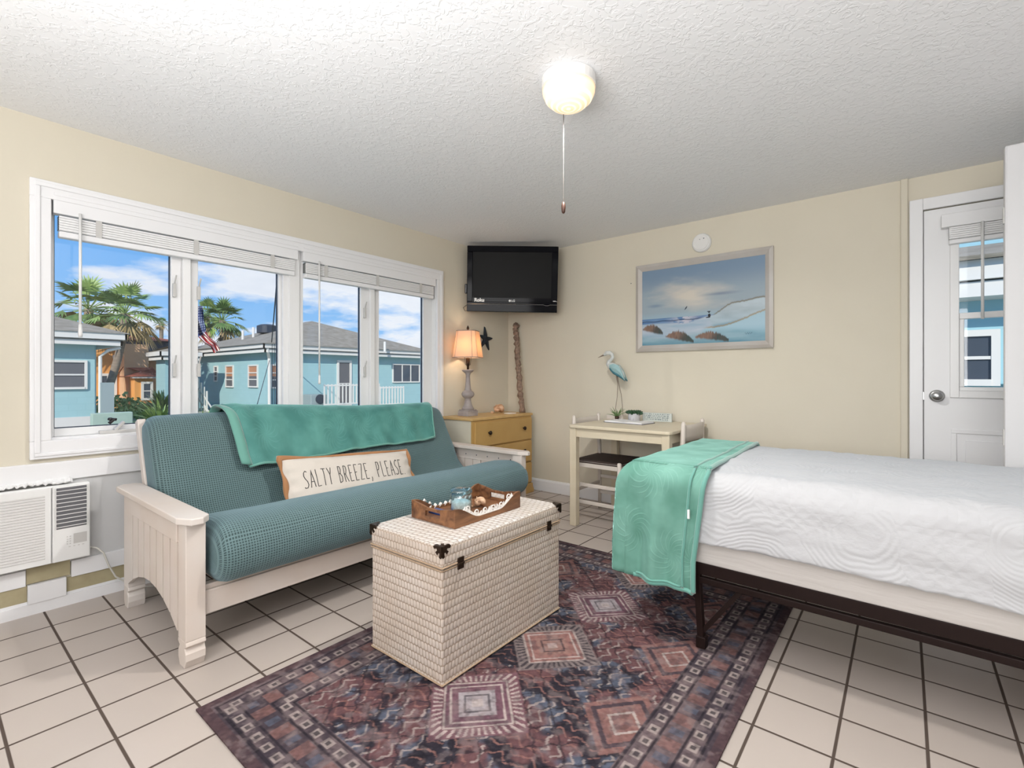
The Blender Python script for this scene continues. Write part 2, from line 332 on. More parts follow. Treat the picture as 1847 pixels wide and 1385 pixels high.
# ------------------------------------------------------------ mesh helpers
WO = {}
def cleanup_uv(me, org):
    uvl = me.uv_layers.new(name='UVMap')
    for p in me.polygons:
        n = p.normal; a = max(range(3), key=lambda i: abs(n[i]))
        for li in p.loop_indices:
            co = me.vertices[me.loops[li].vertex_index].co + org
            uvl.data[li].uv = ((co.y, co.z), (co.x, co.z), (co.x, co.y))[a]
class MB:
    def __init__(s): s.v = []; s.f = []; s.uv = None; s.mi = []
    def add(s, vs, fs, mi=0):
        b = len(s.v); s.v += [Vector(p) for p in vs]; s.f += [tuple(b+i for i in f) for f in fs]; s.mi += [mi]*len(fs); return s
    def box(s, a, b, mi=0, Mx=None):
        x0, y0, z0 = a; x1, y1, z1 = b
        if x0 > x1: x0, x1 = x1, x0
        if y0 > y1: y0, y1 = y1, y0
        if z0 > z1: z0, z1 = z1, z0
        vs = [(x0,y0,z0),(x1,y0,z0),(x1,y1,z0),(x0,y1,z0),(x0,y0,z1),(x1,y0,z1),(x1,y1,z1),(x0,y1,z1)]
        if Mx is not None: vs = [Mx @ Vector(p) for p in vs]
        return s.add(vs, [(0,3,2,1),(4,5,6,7),(0,1,5,4),(1,2,6,5),(2,3,7,6),(3,0,4,7)], mi)
    def beam(s, p0, p1, wd, ht, up=(0,0,1), mi=0):
        p0 = Vector(p0); p1 = Vector(p1); d = (p1-p0).normalized(); up = Vector(up)
        r = d.cross(up)
        if r.length < 1e-4: r = d.cross(Vector((1,0,0)))
        r.normalize(); u = r.cross(d).normalized()
        vs = []
        for p in (p0, p1):
            for a, b in ((-1,-1),(1,-1),(1,1),(-1,1)): vs.append(p + r*a*wd/2 + u*b*ht/2)
        return s.add(vs, [(0,1,2,3),(7,6,5,4),(0,4,5,1),(1,5,6,2),(2,6,7,3),(3,7,4,0)], mi)
    def tube(s, pts, rad, seg=8, cap=True, flat=None, mi=0):
        pts = [Vector(p) for p in pts]; n = len(pts)
        if not hasattr(rad, '__len__'): rad = [rad]*n
        vs = []; prev = None
        for i, p in enumerate(pts):
            d = (pts[min(i+1, n-1)] - pts[max(i-1, 0)])
            d = d.normalized() if d.length > 1e-9 else Vector((0,0,1))
            if prev is None:
                ref = Vector((0,1,0)) if abs(d.y) < .9 else Vector((1,0,0))
            else: ref = prev
            a = (ref - d*ref.dot(d)).normalized(); b = d.cross(a); prev = a
            fl = flat if flat else 1
            for k in range(seg):
                t = 2*PI*k/seg; vs.append(p + a*math.cos(t)*rad[i]*fl + b*math.sin(t)*rad[i])
        fs = []
        for i in range(n-1):
            for k in range(seg): fs.append((i*seg+k, i*seg+(k+1)%seg, (i+1)*seg+(k+1)%seg, (i+1)*seg+k))
        if cap: fs += [tuple(range(seg))[::-1], tuple((n-1)*seg+k for k in range(seg))]
        return s.add(vs, fs, mi)
    def lathe(s, prof, c=(0,0,0), seg=24, cap=True, mi=0, rot=0):
        vs = []; n = len(prof)
        for r, z in prof:
            for k in range(seg):
                t = 2*PI*k/seg+rot; vs.append((c[0]+r*math.cos(t), c[1]+r*math.sin(t), c[2]+z))
        fs = []
        for i in range(n-1):
            for k in range(seg): fs.append((i*seg+k, i*seg+(k+1)%seg, (i+1)*seg+(k+1)%seg, (i+1)*seg+k))
        if cap: fs += [tuple(range(seg))[::-1], tuple((n-1)*seg+k for k in range(seg))]
        return s.add(vs, fs, mi)
    def prism(s, poly, axis, a, b, mi=0):
        """poly: 2D points in the plane normal to axis; extruded from a to b"""
        n = len(poly); vs = []
        for t in (a, b):
            for p, q in poly: vs.append({'x': (t, p, q), 'y': (p, t, q), 'z': (p, q, t)}[axis])
        fs = [tuple(range(n)), tuple(range(2*n-1, n-1, -1))] + [(i, (i+1) % n, n+(i+1) % n, n+i) for i in range(n)]
        return s.add(vs, fs, mi)
    def grid(s, fn, nu, nv, uvf=None, mi=0, closeu=False):
        vs = []; uv = []
        for i in range(nu+1):
            for j in range(nv+1):
                u, v = i/nu, j/nv; vs.append(fn(u, v)); uv.append(uvf(u, v) if uvf else (u, v))
        fs = [(i*(nv+1)+j, (i+1)*(nv+1)+j, (i+1)*(nv+1)+j+1, i*(nv+1)+j+1) for i in range(nu) for j in range(nv)]
        if s.uv is None: s.uv = {}
        b = len(s.v)
        for k, q in enumerate(uv): s.uv[b+k] = q
        return s.add(vs, fs, mi)
    def build(s, name, mat, parent=None, origin=None, smooth=False, bevel=0, subsurf=0, solid=0, label=None, normals=True, auto=None):
        org = Vector(WO[parent.name]) if parent is not None else Vector(origin or (0,0,0))
        me = bpy.data.meshes.new(name); me.from_pydata([v-org for v in s.v], [], s.f)
        mats = mat if isinstance(mat, (list, tuple)) else [mat]
        for q in mats: me.materials.append(MAT[q] if isinstance(q, str) else q)
        for p, mi in zip(me.polygons, s.mi): p.material_index = mi
        if normals:
            bm = bmesh.new(); bm.from_mesh(me); bmesh.ops.recalc_face_normals(bm, faces=bm.faces); bm.to_mesh(me); bm.free()
        cleanup_uv(me, org)
        if s.uv:
            uvl = me.uv_layers[0]
            for lp in me.loops:
                if lp.vertex_index in s.uv: uvl.data[lp.index].uv = s.uv[lp.vertex_index]
        if smooth:
            for p in me.polygons: p.use_smooth = True
        o = bpy.data.objects.new(name, me); COL.objects.link(o)
        if parent is not None: o.parent = parent
        else: o.location = org
        WO[o.name] = tuple(org)
        if solid: md = o.modifiers.new('solid', 'SOLIDIFY'); md.thickness = solid; md.offset = 0
        if bevel: md = o.modifiers.new('bevel', 'BEVEL'); md.width = bevel; md.segments = 2; md.limit_method = 'ANGLE'; md.angle_limit = math.radians(40)
        if subsurf: md = o.modifiers.new('sub', 'SUBSURF'); md.levels = subsurf; md.render_levels = subsurf
        if label: o['label'] = label
        return o
def thing(name, label, cat, loc=(0,0,0), group=None):
    o = bpy.data.objects.new(name, None); COL.objects.link(o); o.location = loc; o.empty_display_size = .1
    WO[o.name] = tuple(loc); o['label'] = label; o['category'] = cat
    if group: o['group'] = group
    return o
def tag(o, label, cat, group=None, kind=None):
    if label: o['label'] = label
    if cat: o['category'] = cat
    if group: o['group'] = group
    if kind: o['kind'] = kind
    return o
def struct(o, label=None, cat=None):
    o['kind'] = 'structure'
    if label: o['label'] = label
    if cat: o['category'] = cat
    return o
def copy_tree(o, parent=None):
    c = o.copy(); COL.objects.link(c); c.parent = parent
    for ch in list(o.children): copy_tree(ch, c)
    return c
def noise3(x, y, z=0): return mnoise.noise(Vector((x, y, z)))
def out(px, py, t):
    """a far point seen in direction (px, py) of the photograph, at view depth t"""
    r = Vector((math.cos(YAW), math.sin(YAW), 0)); v = Vector((-math.sin(YAW), math.cos(YAW), 0))
    return CAM + t*((px-923.5)/FPX*r + v + Vector((0, 0, (VH-py)/FPX)))

# ------------------------------------------------------------ room shell
H = 2.273; XR = 4.62; YB = -5.7; TH = .14
def walls_with_hole(mb, axis, pos0, pos1, a0, a1, z0, z1, hole):
    h0, h1, k0, k1 = hole
    def bx(p, q, r, t):
        if axis == 'x': mb.box((pos0, p, r), (pos1, q, t))
        else: mb.box((p, pos0, r), (q, pos1, t))
    bx(a0, h0, z0, z1); bx(h1, a1, z0, z1); bx(h0, h1, z0, k0) if k0 > z0 else None; bx(h0, h1, k1, z1)
WIN = (-3.375, -.965, .775, 1.925)
m = MB(); walls_with_hole(m, 'x', -TH, 0, YB-TH, TH, 0, H, WIN); struct(m.build('wall_left', 'wall'), 'beige wall with the long four pane window', 'wall')
m = MB(); walls_with_hole(m, 'y', 0, TH, 0, XR+TH, 0, H, (3.187, 4.07, 0, 2.067)); struct(m.build('wall_far', 'wall'), 'beige wall with the seascape painting and glazed door', 'wall')
m = MB(); m.box((XR, YB-TH, 0), (XR+TH, 0, H)); struct(m.build('wall_right', 'wallw'), 'plain white wall at the head of the bed', 'wall')
m = MB(); m.box((0, YB-TH, 0), (XR, YB, H)); struct(m.build('wall_back', 'wallw'), 'plain white wall behind the viewer', 'wall')
m = MB(); m.box((-TH, YB-TH, -.1), (XR+TH, TH, 0)); struct(m.build('floor', 'tile'), 'cream square tiles with dark grout', 'floor')
m = MB(); m.box((-TH, YB-TH, H), (XR+TH, TH, H+.12)); struct(m.build('ceiling', 'ceil'), 'white ceiling with stippled plaster', 'ceiling')
m = MB(); m.prism([(0, 0), (-.014, 0), (-.014, .09), (-.008, .105), (0, .108)], 'x', .0, 3.1)
m.v = [Vector((p.x, p.y, p.z)) for p in m.v]; struct(m.build('baseboard_far', 'trim'), 'tall white baseboard along the far wall', 'baseboard')
m = MB(); m.box((.0, YB, 0), (.022, -.95, .05)); m.box((.0, YB, .05), (.014, -.95, .062)); struct(m.build('baseboard_left', 'trim'), 'low white baseboard under the window wall', 'baseboard')
# lower window wall: ledge board, pale panel, patched boards
m = MB(); m.box((0, YB, .595), (.022, -.905, .683)); struct(m.build('trim_1', 'trim', bevel=.003), 'wide white board under the window', 'trim')
m = MB(); m.box((0, YB, .2), (.006, -.905, .595)); struct(m.build('trim_2', 'panel'), 'pale grey wall panel beside the air conditioner', 'trim')
m = MB(); m.box((0, -3.298, .128), (.02, -.95, .206)); struct(m.build('trim_3', 'trim', bevel=.002), 'white board to the right under the air conditioner', 'trim')
m = MB(); m.box((0, -3.316, .062), (.012, -.95, .128)); struct(m.build('trim_4', 'board'), 'beige board above the baseboard', 'trim')
m = MB(); m.box((0, -3.45, .14), (.010, -3.302, .21)); struct(m.build('trim_5', 'board'), 'beige scrap board right below the air conditioner', 'trim')
m = MB(); m.box((0, -3.447, .05), (.026, -3.316, .135)); struct(m.build('trim_6', 'trim', bevel=.002), 'white patch block on the baseboard', 'trim')
m = MB(); m.box((0, YB, .134), (.018, -3.452, .206)); struct(m.build('trim_7', 'trim', bevel=.002), 'white board to the left under the air conditioner', 'trim')
m = MB(); m.box((0, YB, .062), (.012, -3.448, .134)); struct(m.build('trim_8', 'board'), 'beige board at the far left above the baseboard', 'trim')
m = MB(); m.box((3.083, -.02, .0), (3.118, 0, H)); struct(m.build('trim_9', 'wall', bevel=.005), 'beige vertical batten beside the door', 'trim')

# ------------------------------------------------------------ window 1
wy0, wy1, wz0, wz1 = WIN
win = bpy.data.objects.new('window_1', None); COL.objects.link(win); win.location = (0, -2.17, .775); WO[win.name] = (0, -2.17, .775)
struct(win, 'long white window of four tall panes', 'window')
m = MB()
for a, b in (((0, -3.44, 1.905), (.022, -.902, 1.987)), ((0, -3.44, .702), (.022, -.902, .785)), ((0, -3.44, .785), (.022, -3.368, 1.905)), ((0, -.972, .785), (.022, -.902, 1.905))): m.box(a, b)
m.box((.022, -3.425, 1.955), (.028, -.917, 1.975)); m.box((.022, -3.425, .715), (.028, -.917, .73)); m.box((.022, -3.425, .73), (.028, -3.405, 1.955)); m.box((.022, -.937, .73), (.028, -.917, 1.955))
m.build('window_casing', 'trim', win, bevel=.004)
m = MB(); xf0, xf1 = -.10, -.03
m.box((-TH, wy0, wz0), (0, wy0+.012, wz1)); m.box((-TH, wy1-.012, wz0), (0, wy1, wz1)); m.box((-TH, wy0, wz0), (0, wy1, wz0+.02)); m.box((-TH, wy0, wz1-.012), (0, wy1, wz1))
for a, b in ((-2.815, -2.80), (-2.255, -2.145), (-1.595, -1.58)): m.box((xf0, a-.012, wz0), (xf1+.01, b+.012, wz1))
m.box((-.03, -2.235, wz0), (-.005, -2.165, wz1))
m.build('window_frame', 'wfr', win, bevel=.003)
panes = [(-3.350, -2.877), (-2.744, -2.285), (-2.124, -1.675), (-1.513, -1.07)]
sashb = [(-3.363, -2.827), (-2.788, -2.267), (-2.133, -1.607), (-1.568, -.977)]
for (g0, g1), (s0, s1) in zip(panes, sashb):
    m = MB(); zb, zt = .833, 1.86
    m.box((-.085, s0, wz0+.02), (-.045, g0, wz1-.012)); m.box((-.085, g1, wz0+.02), (-.045, s1, wz1-.012))
    m.box((-.085, g0, wz0+.02), (-.045, g1, zb)); m.box((-.085, g0, zt), (-.045, g1, wz1-.012))
    sh = m.build('sash', 'wfr', win, bevel=.003)
    m = MB()
    for a, b in (((g0, zb), (g0+.004, zt)), ((g1-.004, zb), (g1, zt)), ((g0, zb), (g1, zb+.004)), ((g0, zt-.004), (g1, zt))): m.box((-.075, a[0], a[1]), (-.06, b[0], b[1]))
    m.build('gasket', 'gasket', sh)
    m = MB(); m.box((-.069, g0+.004, zb+.004), (-.065, g1-.004, zt-.004)); m.build('pane', 'glass', sh)
for y in (-2.872, -2.752, -1.655, -1.62):
    if y == -1.62: continue
    for z in (1.52, 1.08):
        m = MB(); m.box((-.045, y, z), (-.028, y+.016, z+.075)); m.beam((-.034, y+.008, z+.07), (-.015, y+.012, z+.12), .007, .007)
        m.build('latch', 'hw', win, bevel=.002)
m = MB(); m.box((-.03, -3.19, .795), (.0, -3.03, .812)); m.beam((-.01, -3.13, .81), (-.02, -3.09, .85), .02, .014); m.build('crank_base', 'hw', win, bevel=.003)
m = MB(); m.tube([(-.02, -3.15, .845), (-.02, -3.13, .865), (-.02, -3.12, .862)], .008); m.lathe([(.008, 0), (.012, .006), (.008, .014)], (-.02, -3.145, .86), 10); m.build('crank_handle', 'black', win, smooth=True)

# blinds
def blind(label, y0, y1, wand_y, wand_len, vx=(-.03, .018)):
    t = thing('window_blind', label, 'blind', (vx[0], (y0+y1)/2, 1.9), 'raised blinds over the long window')
    m = MB(); m.box((vx[0], y0, 1.845), (vx[1], y1, 1.94)); m.box((vx[1], y0, 1.925), (vx[1]+.006, y1, 1.94)); m.build('valance', 'trim', t, bevel=.003)
    m = MB(); n = 6
    m.box((-.028, y0+.02, 1.77), (.005, y1-.02, 1.838))
    for k in range(n): m.box((-.035, y0+.02, 1.772+k*.0115), (.012, y1-.02, 1.780+k*.0115))
    m.build('slat_stack', 'wfr', t)
    m = MB(); m.box((-.032, y0+.02, 1.738), (.012, y1-.02, 1.767)); m.build('bottom_rail', 'trim', t, bevel=.005)
    m = MB(); m.tube([(.03, wand_y, 1.86), (.031, wand_y, 1.86-wand_len)], .006, 8); m.lathe([(.007, 0), (.009, .01), (.007, .06)], (.031, wand_y, 1.86-wand_len-.03), 8); m.build('tilt_wand', 'white', t, smooth=True)
    for q in (.14, .5, .86):
        m = MB(); y = y0+(y1-y0)*q; m.box((.0125, y-.012, 1.765), (.0145, y+.012, 1.845)); m.build('ladder_cord', 'hw', t)
blind('white slatted blind raised above the left pair of panes', -3.36, -2.185, -3.268, .56)
blind('white slatted blind raised above the right pair of panes', -2.150, -.985, -2.046, .80)

# ------------------------------------------------------------ door 1 (glazed, far wall)
dr = bpy.data.objects.new('door_1', None); COL.objects.link(dr); dr.location = (3.6, .03, 0); WO[dr.name] = (3.6, .03, 0); struct(dr, 'white door with a half height window in the far wall', 'door')
m = MB()
m.box((3.124, -.02, 0), (3.187, 0, 2.134)); m.box((3.187, -.02, 2.067), (4.14, 0, 2.134)); m.box((4.07, -.02, 0), (4.14, 0, 2.067)); m.build('door_casing', 'trim', dr, bevel=.004)
m = MB(); gx0, gx1, gz0, gz1 = 3.345, 3.915, 1.0, 1.87
dx0, dx1 = 3.191, 4.066; y0, y1 = -.004, .04
m.box((dx0, y0, .005), (gx0, y1, 2.061)); m.box((gx1, y0, .005), (dx1, y1, 2.061)); m.box((gx0, y0, .005), (gx1, y1, gz0)); m.box((gx0, y0, gz1), (gx1, y1, 2.061))
m.build('door_leaf', 'trim', dr)
m = MB(); m.box((3.187, .042, 0), (3.215, .06, 2.067)); m.box((4.042, .042, 0), (4.07, .06, 2.067)); m.box((3.215, .042, 2.04), (4.042, .06, 2.067)); m.build('door_stop', 'trim', dr)
m = MB(); fr = .04
for a, b in (((gx0-fr, gz0-fr), (gx0, gz1+fr)), ((gx1, gz0-fr), (gx1+fr, gz1+fr)), ((gx0, gz0-fr), (gx1, gz0)), ((gx0, gz1), (gx1, gz1+fr))): m.box((a[0], -.016, a[1]), (b[0], -.004, b[1]))
m.box((gx0, -.010, 1.41), (gx1, .02, 1.445)); m.box((gx0, -.008, gz0+.022), (gx0+.022, .02, 1.41)); m.box((gx0, -.008, gz0), (gx1, .02, gz0+.022))
m.build('door_window_frame', 'wfr', dr, bevel=.003)
m = MB(); m.box((gx0, .012, gz0), (gx1, .016, gz1)); m.build('door_pane', 'glass', dr)
m = MB(); 
for a, b in (((3.31, .30), (3.94, .325)), ((3.31, .755), (3.94, .78)), ((3.31, .325), (3.335, .755)), ((3.915, .325), (3.94, .755))): m.box((a[0], -.010, a[1]), (b[0], -.004, b[1]))
m.box((3.37, -.012, .36), (3.88, -.004, .72)); m.build('raised_panel', 'trim', dr, bevel=.005)
m = MB(); m.lathe([(.036, 0), (.036, .006), (.028, .012), (.014, .014), (.013, .03), (.024, .036), (.027, .05), (.022, .06), (0.001, .062)], (0, 0, 0), 24)
m.v = [Vector((3.249+p.x, -.004-p.z, .968+p.y)) for p in m.v]; m.build('door_knob', 'metal', dr, smooth=True)
m = MB()
for z in (1.0, .99): pass
m.box((3.186, -.008, .945), (3.192, -.002, .99)); m.build('strike', 'metal', dr)
t = thing('door_blind', 'small white raised blind over the window of the glazed door', 'blind', (3.6, -.03, 1.95))
m = MB(); m.box((3.266, -.062, 1.935), (3.99, -.006, 2.01)); m.build('valance', 'trim', t, bevel=.003)
m = MB()
m.box((3.30, -.042, 1.866), (3.96, -.014, 1.934))
for k in range(6): m.box((3.30, -.05, 1.868+k*.0115), (3.96, -.01, 1.876+k*.0115))
m.build('slat_stack', 'wfr', t)
m = MB(); m.box((3.30, -.05, 1.838), (3.96, -.012, 1.863)); m.build('bottom_rail', 'trim', t, bevel=.004)
m = MB(); m.tube([(3.437, -.06, 1.94), (3.437, -.06, 1.40)], .007); m.build('tilt_wand', 'white', t, smooth=True)
# open door leaf at the right edge
d2 = bpy.data.objects.new('door_2', None); COL.objects.link(d2); d2.location = (3.44, -.77, 0); WO[d2.name] = (3.44, -.77, 0); struct(d2, 'edge of a white door standing open beside the bed', 'door')
m = MB(); m.box((3.44, -.79, .01), (4.22, -.745, 2.085)); m.build('door_leaf', 'doorgrey', d2, bevel=.008)
for z in (.78, 1.75): m = MB(); m.box((3.437, -.78, z), (3.44, -.755, z+.07)); m.build('hinge', 'hw', d2)

# ------------------------------------------------------------ air conditioner
ac = thing('air_conditioner', 'white wall air conditioner with slatted grille below the window', 'air conditioner', (0, -3.5, .39))
m = MB(); m.box((.0, -3.80, .222), (.052, -3.236, .578)); m.build('housing', 'white', ac, bevel=.006)
m = MB(); m.box((.052, -3.80, .225), (.062, -3.374, .572)); gr = m.build('front_grille', 'white', ac, bevel=.003)
m = MB()
for k in range(24):
    z = .252+k*.0122; m.prism([(.062, z), (.0655, z+.002), (.062, z+.0075)], 'y', -3.78, -3.395)
m.build('grille_slats', 'hw', gr)
m = MB(); m.box((.052, -3.370, .225), (.066, -3.238, .574)); m.build('side_panel', 'white', ac, bevel=.004)
m = MB(); m.box((.064, -3.362, .376), (.0675, -3.247, .566)); vt = m.build('vent', 'wingrey', ac, bevel=.002, label='dark louvred vent')
m = MB()
for k in range(10): m.box((.067, -3.362, .384+k*.0185), (.070, -3.247, .3868+k*.0185))
for y in (-3.362, -3.251): m.box((.067, y, .376), (.070, y+.004, .566))
m.build('louvres', 'white', vt)
m = MB(); m.box((.0655, -3.298, .298), (.0672, -3.250, .345)); m.build('display', 'hw', ac, label='small grey display')
m = MB()
for r in range(4):
    for c in range(2): m.box((.0655, -3.322+c*.010, .300+r*.011), (.0672, -3.317+c*.010, .304+r*.011))
for c in range(4): m.box((.0655, -3.315+c*.016, .286), (.0668, -3.308+c*.016, .289))
m.build('buttons', 'hw', ac)
m = MB(); m.tube([(.03, -3.24, .26), (.05, -3.21, .25), (.05, -3.185, .22), (.055, -3.165, .15), (.06, -3.14, .09), (.075, -3.09, .045), (.10, -3.02, .012), (.14, -2.95, .008)], .004, 8)
m.build('power_cord', 'cord', ac, smooth=True)

m = MB(); m.grid(lambda u, v: (.004+.05*v, -3.80+.50*u, .585+.022*abs(noise3(u*22, v*2, 1))+.016*(1-v)), 60, 4); o = m.build('foam_seal', 'paper', origin=(.03, -3.5, .58), solid=.006); tag(o, 'crumpled white foam sealing strip along the top of the air conditioner', 'sealing strip')
# ------------------------------------------------------------ TV in the corner
TVc = Vector((.395, -.425, 1.945)); 
tv = thing('television', 'black flat television mounted high in the room corner', 'television', TVc)
def tvbuild(mb, name, mt, parent=tv, **k):
    # local frame: x right, y into the screen back, z up  -> rotated to face the camera side of the corner
    R = Matrix.Rotation(YAW-.045, 4, 'Z') @ Matrix.Rotation(math.radians(5), 4, 'X') @ Matrix.Rotation(math.radians(1.3), 4, 'Y')
    mb.v = [TVc + (R @ p) for p in mb.v]; return mb.build(name, mt, parent, **k)
hw, hh = .402, .288
m = MB(); m.prism([(-hw, 0), (hw, 0), (hw, .03), (hw*.6, .075), (-hw*.6, .075), (-hw, .03)], 'z', -hh, hh); tvbuild(m, 'cabinet', 'black')
m = MB()
for a, b in (((-hw, .235), (hw, hh)), ((-hw, -.20), (-.352, .235)), ((.347, -.20), (hw, .235)), ((-hw, -.218), (hw, -.20)), ((-hw, -hh), (hw, -.218))): m.box((a[0], -.012, a[1]), (b[0], 0, b[1]))
bz = tvbuild(m, 'bezel', 'gloss', bevel=.004)
m = MB(); m.box((-.352, -.006, -.165), (.347, .001, .235)); tvbuild(m, 'screen', 'screen')
m = MB(); m.box((-.352, -.010, -.20), (.347, 0, -.165)); tvbuild(m, 'lower_bezel', 'gloss')
m = MB(); m.tube([(-hw, -.0125, -.221), (.28, -.0125, -.221), (.30, -.0125, -.228), (.32, -.0125, -.228), (.34, -.0125, -.221), (hw, -.0125, -.221)], .0016, 6); tvbuild(m, 'trim_line', 'metal')
m = MB(); m.box((-hw-.022, .0, -.13), (-hw, .03, -.045)); tvbuild(m, 'side_plug', 'black', bevel=.006)
m = MB(); m.tube([(-hw+.02, .02, -.275), (-hw-.02, .02, -.285), (-hw-.035, .02, -.255), (-hw-.01, .02, -.235), (-hw+.02, .02, -.235)], .003, 6); tvbuild(m, 'loose_cable', 'black')
m = MB(); m.box((-.05, .07, -.06), (.05, .42, .06)); tvbuild(m, 'wall_bracket', 'black')
def text_mesh(txt, size, depth=.001, bold=0):
    c = bpy.data.curves.new('t', 'FONT'); c.body = txt; c.size = size; c.extrude = depth; c.offset = bold; c.align_x = 'CENTER'; c.align_y = 'CENTER'
    o = bpy.data.objects.new('t', c); COL.objects.link(o); bpy.context.view_layer.update()
    me = bpy.data.meshes.new_from_object(o.evaluated_get(bpy.context.evaluated_depsgraph_get()))
    vs = [v.co.copy() for v in me.vertices]; fs = [tuple(p.vertices) for p in me.polygons]
    bpy.data.objects.remove(o); bpy.data.meshes.remove(me); return vs, fs
vs, fs = text_mesh('Roku', .042, .0006, .0018); m = MB(); m.add([(p.x-.29, -.0128-p.z, p.y-.187) for p in vs], fs); tvbuild(m, 'printed_lettering', 'white')
vs, fs = text_mesh('LG', .026, .0006, .0008); m = MB(); m.add([(p.x+.012, -.0128-p.z, p.y-.190) for p in vs], fs); m.lathe([(.010, 0), (.010, .001)], (0, 0, 0), 14)
n0 = len(m.v)-28; m.v = m.v[:n0] + [Vector((-.018+p.x, -.0125-p.z, -.190+p.y)) for p in m.v[n0:]]; tvbuild(m, 'maker_mark', 'white')
m = MB(); m.box((.365, -.0128, -.192), (.390, -.012, -.184)); m.box((.395, -.0128, -.194), (.402, -.012, -.188)); tvbuild(m, 'corner_mark', 'hw')

# ------------------------------------------------------------ ceiling light
cl = thing('ceiling_light', 'round ribbed glass ceiling light with a hanging pull chain', 'ceiling light', (2.055, -2.125, H))
c0 = (2.055, -2.125, 0)
m = MB(); m.lathe([(.09, H-.045), (.108, H-.04), (.108, H-.001)], c0, 32); m.build('canopy', 'lampcap', cl, smooth=False)
m = MB(); m.lathe([(.004, H-.122), (.03, H-.120), (.068, H-.108), (.092, H-.086), (.104, H-.060), (.105, H-.044)], c0, 40); m.build('glass_bowl', 'bowl', cl, smooth=True)
m = MB(); m.tube([(2.02, -2.10, H-.05), (2.005, -2.085, H-.09), (2.003, -2.083, 1.80)], .0016, 6); m.build('pull_chain', 'chainm', cl)
m = MB(); m.lathe([(.002, 1.8), (.0055, 1.796), (.0085, 1.785), (.009, 1.775), (.007, 1.757), (.004, 1.752), (.001, 1.751)], (2.003, -2.083, .004), 12); m.build('pull_knob', 'walnut', cl, smooth=True)
for k in range(5):
    a = math.radians(-115+k*36); q_ = light('ceiling_bulb', 'SPOT', (2.055+.075*math.cos(a), -2.125+.075*math.sin(a), H-.128), 15, (1, .97, .93), radius=0); q_.data.spot_size = math.radians(172); q_.data.spot_blend = .6

# ------------------------------------------------------------ smoke detector, painting
sd = thing('smoke_detector', 'round white smoke detector above the seascape painting', 'smoke detector', (1.905, 0, 2.095))
def wall_lathe(prof, c, mat, name, parent, seg=32, **k):
    m = MB(); m.lathe(prof, (0, 0, 0), seg); m.v = [Vector((c[0]+p.x, c[1]-p.z, c[2]+p.y)) for p in m.v]; return m.build(name, mat, parent, smooth=False, **k)
wall_lathe([(.070, 0), (.072, .012), (.066, .026), (.060, .030)], (1.905, 0, 2.095), 'white', 'housing', sd)
wall_lathe([(.058, .03), (.056, .034), (.03, .036), (.001, .036)], (1.905, 0, 2.095), 'lampcap', 'cover', sd)
for a, b in (((1.925, -.038, 2.118), (1.932, -.035, 2.124)), ((1.897, -.038, 2.115), (1.901, -.035, 2.12))): m = MB(); m.box(a, b); m.build('indicator', 'gasket', sd)

pf = thing('framed_painting', 'framed beach seascape with dunes, sea grass and a small seated figure', 'painting', (1.886, 0, 1.637))
fx0, fx1, fz0, fz1 = 1.380, 2.394, 1.283, 1.990
m = MB(); fwid = .052
def frame_ring(m, x0, x1, z0, z1, w, y0, y1):
    # bevelled moulding, mitred
    o = [(x0, z0), (x1, z0), (x1, z1), (x0, z1)]; i = [(x0+w, z0+w), (x1-w, z0+w), (x1-w, z1-w), (x0+w, z1-w)]
    md = [(x0+w*.45, z0+w*.45), (x1-w*.45, z0+w*.45), (x1-w*.45, z1-w*.45), (x0+w*.45, z1-w*.45)]
    vs = [(p, 0, q) for p, q in o] + [(p, y0*.7, q) for p, q in o] + [(p, y0, q) for p, q in md] + [(p, y1, q) for p, q in i]
    fs = []
    for a in range(3):
        for k in range(4): fs.append((a*4+k, a*4+(k+1) % 4, (a+1)*4+(k+1) % 4, (a+1)*4+k))
    m.add(vs, fs)
frame_ring(m, fx0, fx1, fz0, fz1, fwid, -.035, -.016); m.build('frame', 'silver', pf)
def attr_plane(name, nx, nz, pfn, cfn, mat, parent=None, origin=None, **k):
    m = MB(); vs = []; 
    for j in range(nz+1):
        for i in range(nx+1): vs.append(pfn(i/nx, j/nz))
    fs = [(j*(nx+1)+i, j*(nx+1)+i+1, (j+1)*(nx+1)+i+1, (j+1)*(nx+1)+i) for j in range(nz) for i in range(nx)]
    m.add(vs, fs); o = m.build(name, mat, parent, origin=origin, normals=False, **k)
    U, V = np.meshgrid(np.linspace(0, 1, nx+1), np.linspace(0, 1, nz+1)); c = cfn(U, V).reshape(-1, 3)
    at = o.data.color_attributes.new('Col', 'FLOAT_COLOR', 'POINT'); at.data.foreach_set('color', np.hstack([c, np.ones((len(c), 1))]).astype(np.float32).ravel()); return o
rng = np.random.RandomState(5)
def vnoise(x, y, seed=0):
    xi = np.floor(x).astype(int); yi = np.floor(y).astype(int); fx = x-xi; fy = y-yi; fx = fx*fx*(3-2*fx); fy = fy*fy*(3-2*fy)
    def h(a, b):
        q = np.sin(a*127.1+b*311.7+seed*74.7)*43758.5453; return q-np.floor(q)
    return (h(xi, yi)*(1-fx)+h(xi+1, yi)*fx)*(1-fy)+(h(xi, yi+1)*(1-fx)+h(xi+1, yi+1)*fx)*fy
def fbm(x, y, seed=0, o=4):
    s = 0; a = .5
    for k in range(o): s = s+a*vnoise(x*2**k, y*2**k, seed+k); a *= .5
    return s/(1-.5**o)
def lerp(a, b, t): t = np.clip(t, 0, 1)[..., None]; return a*(1-t)+b*t
def ss(a, b, x): t = np.clip((x-a)/(b-a), 0, 1); return t*t*(3-2*t)
C = lambda *a: np.array([(v/255)**2.2 for v in a])
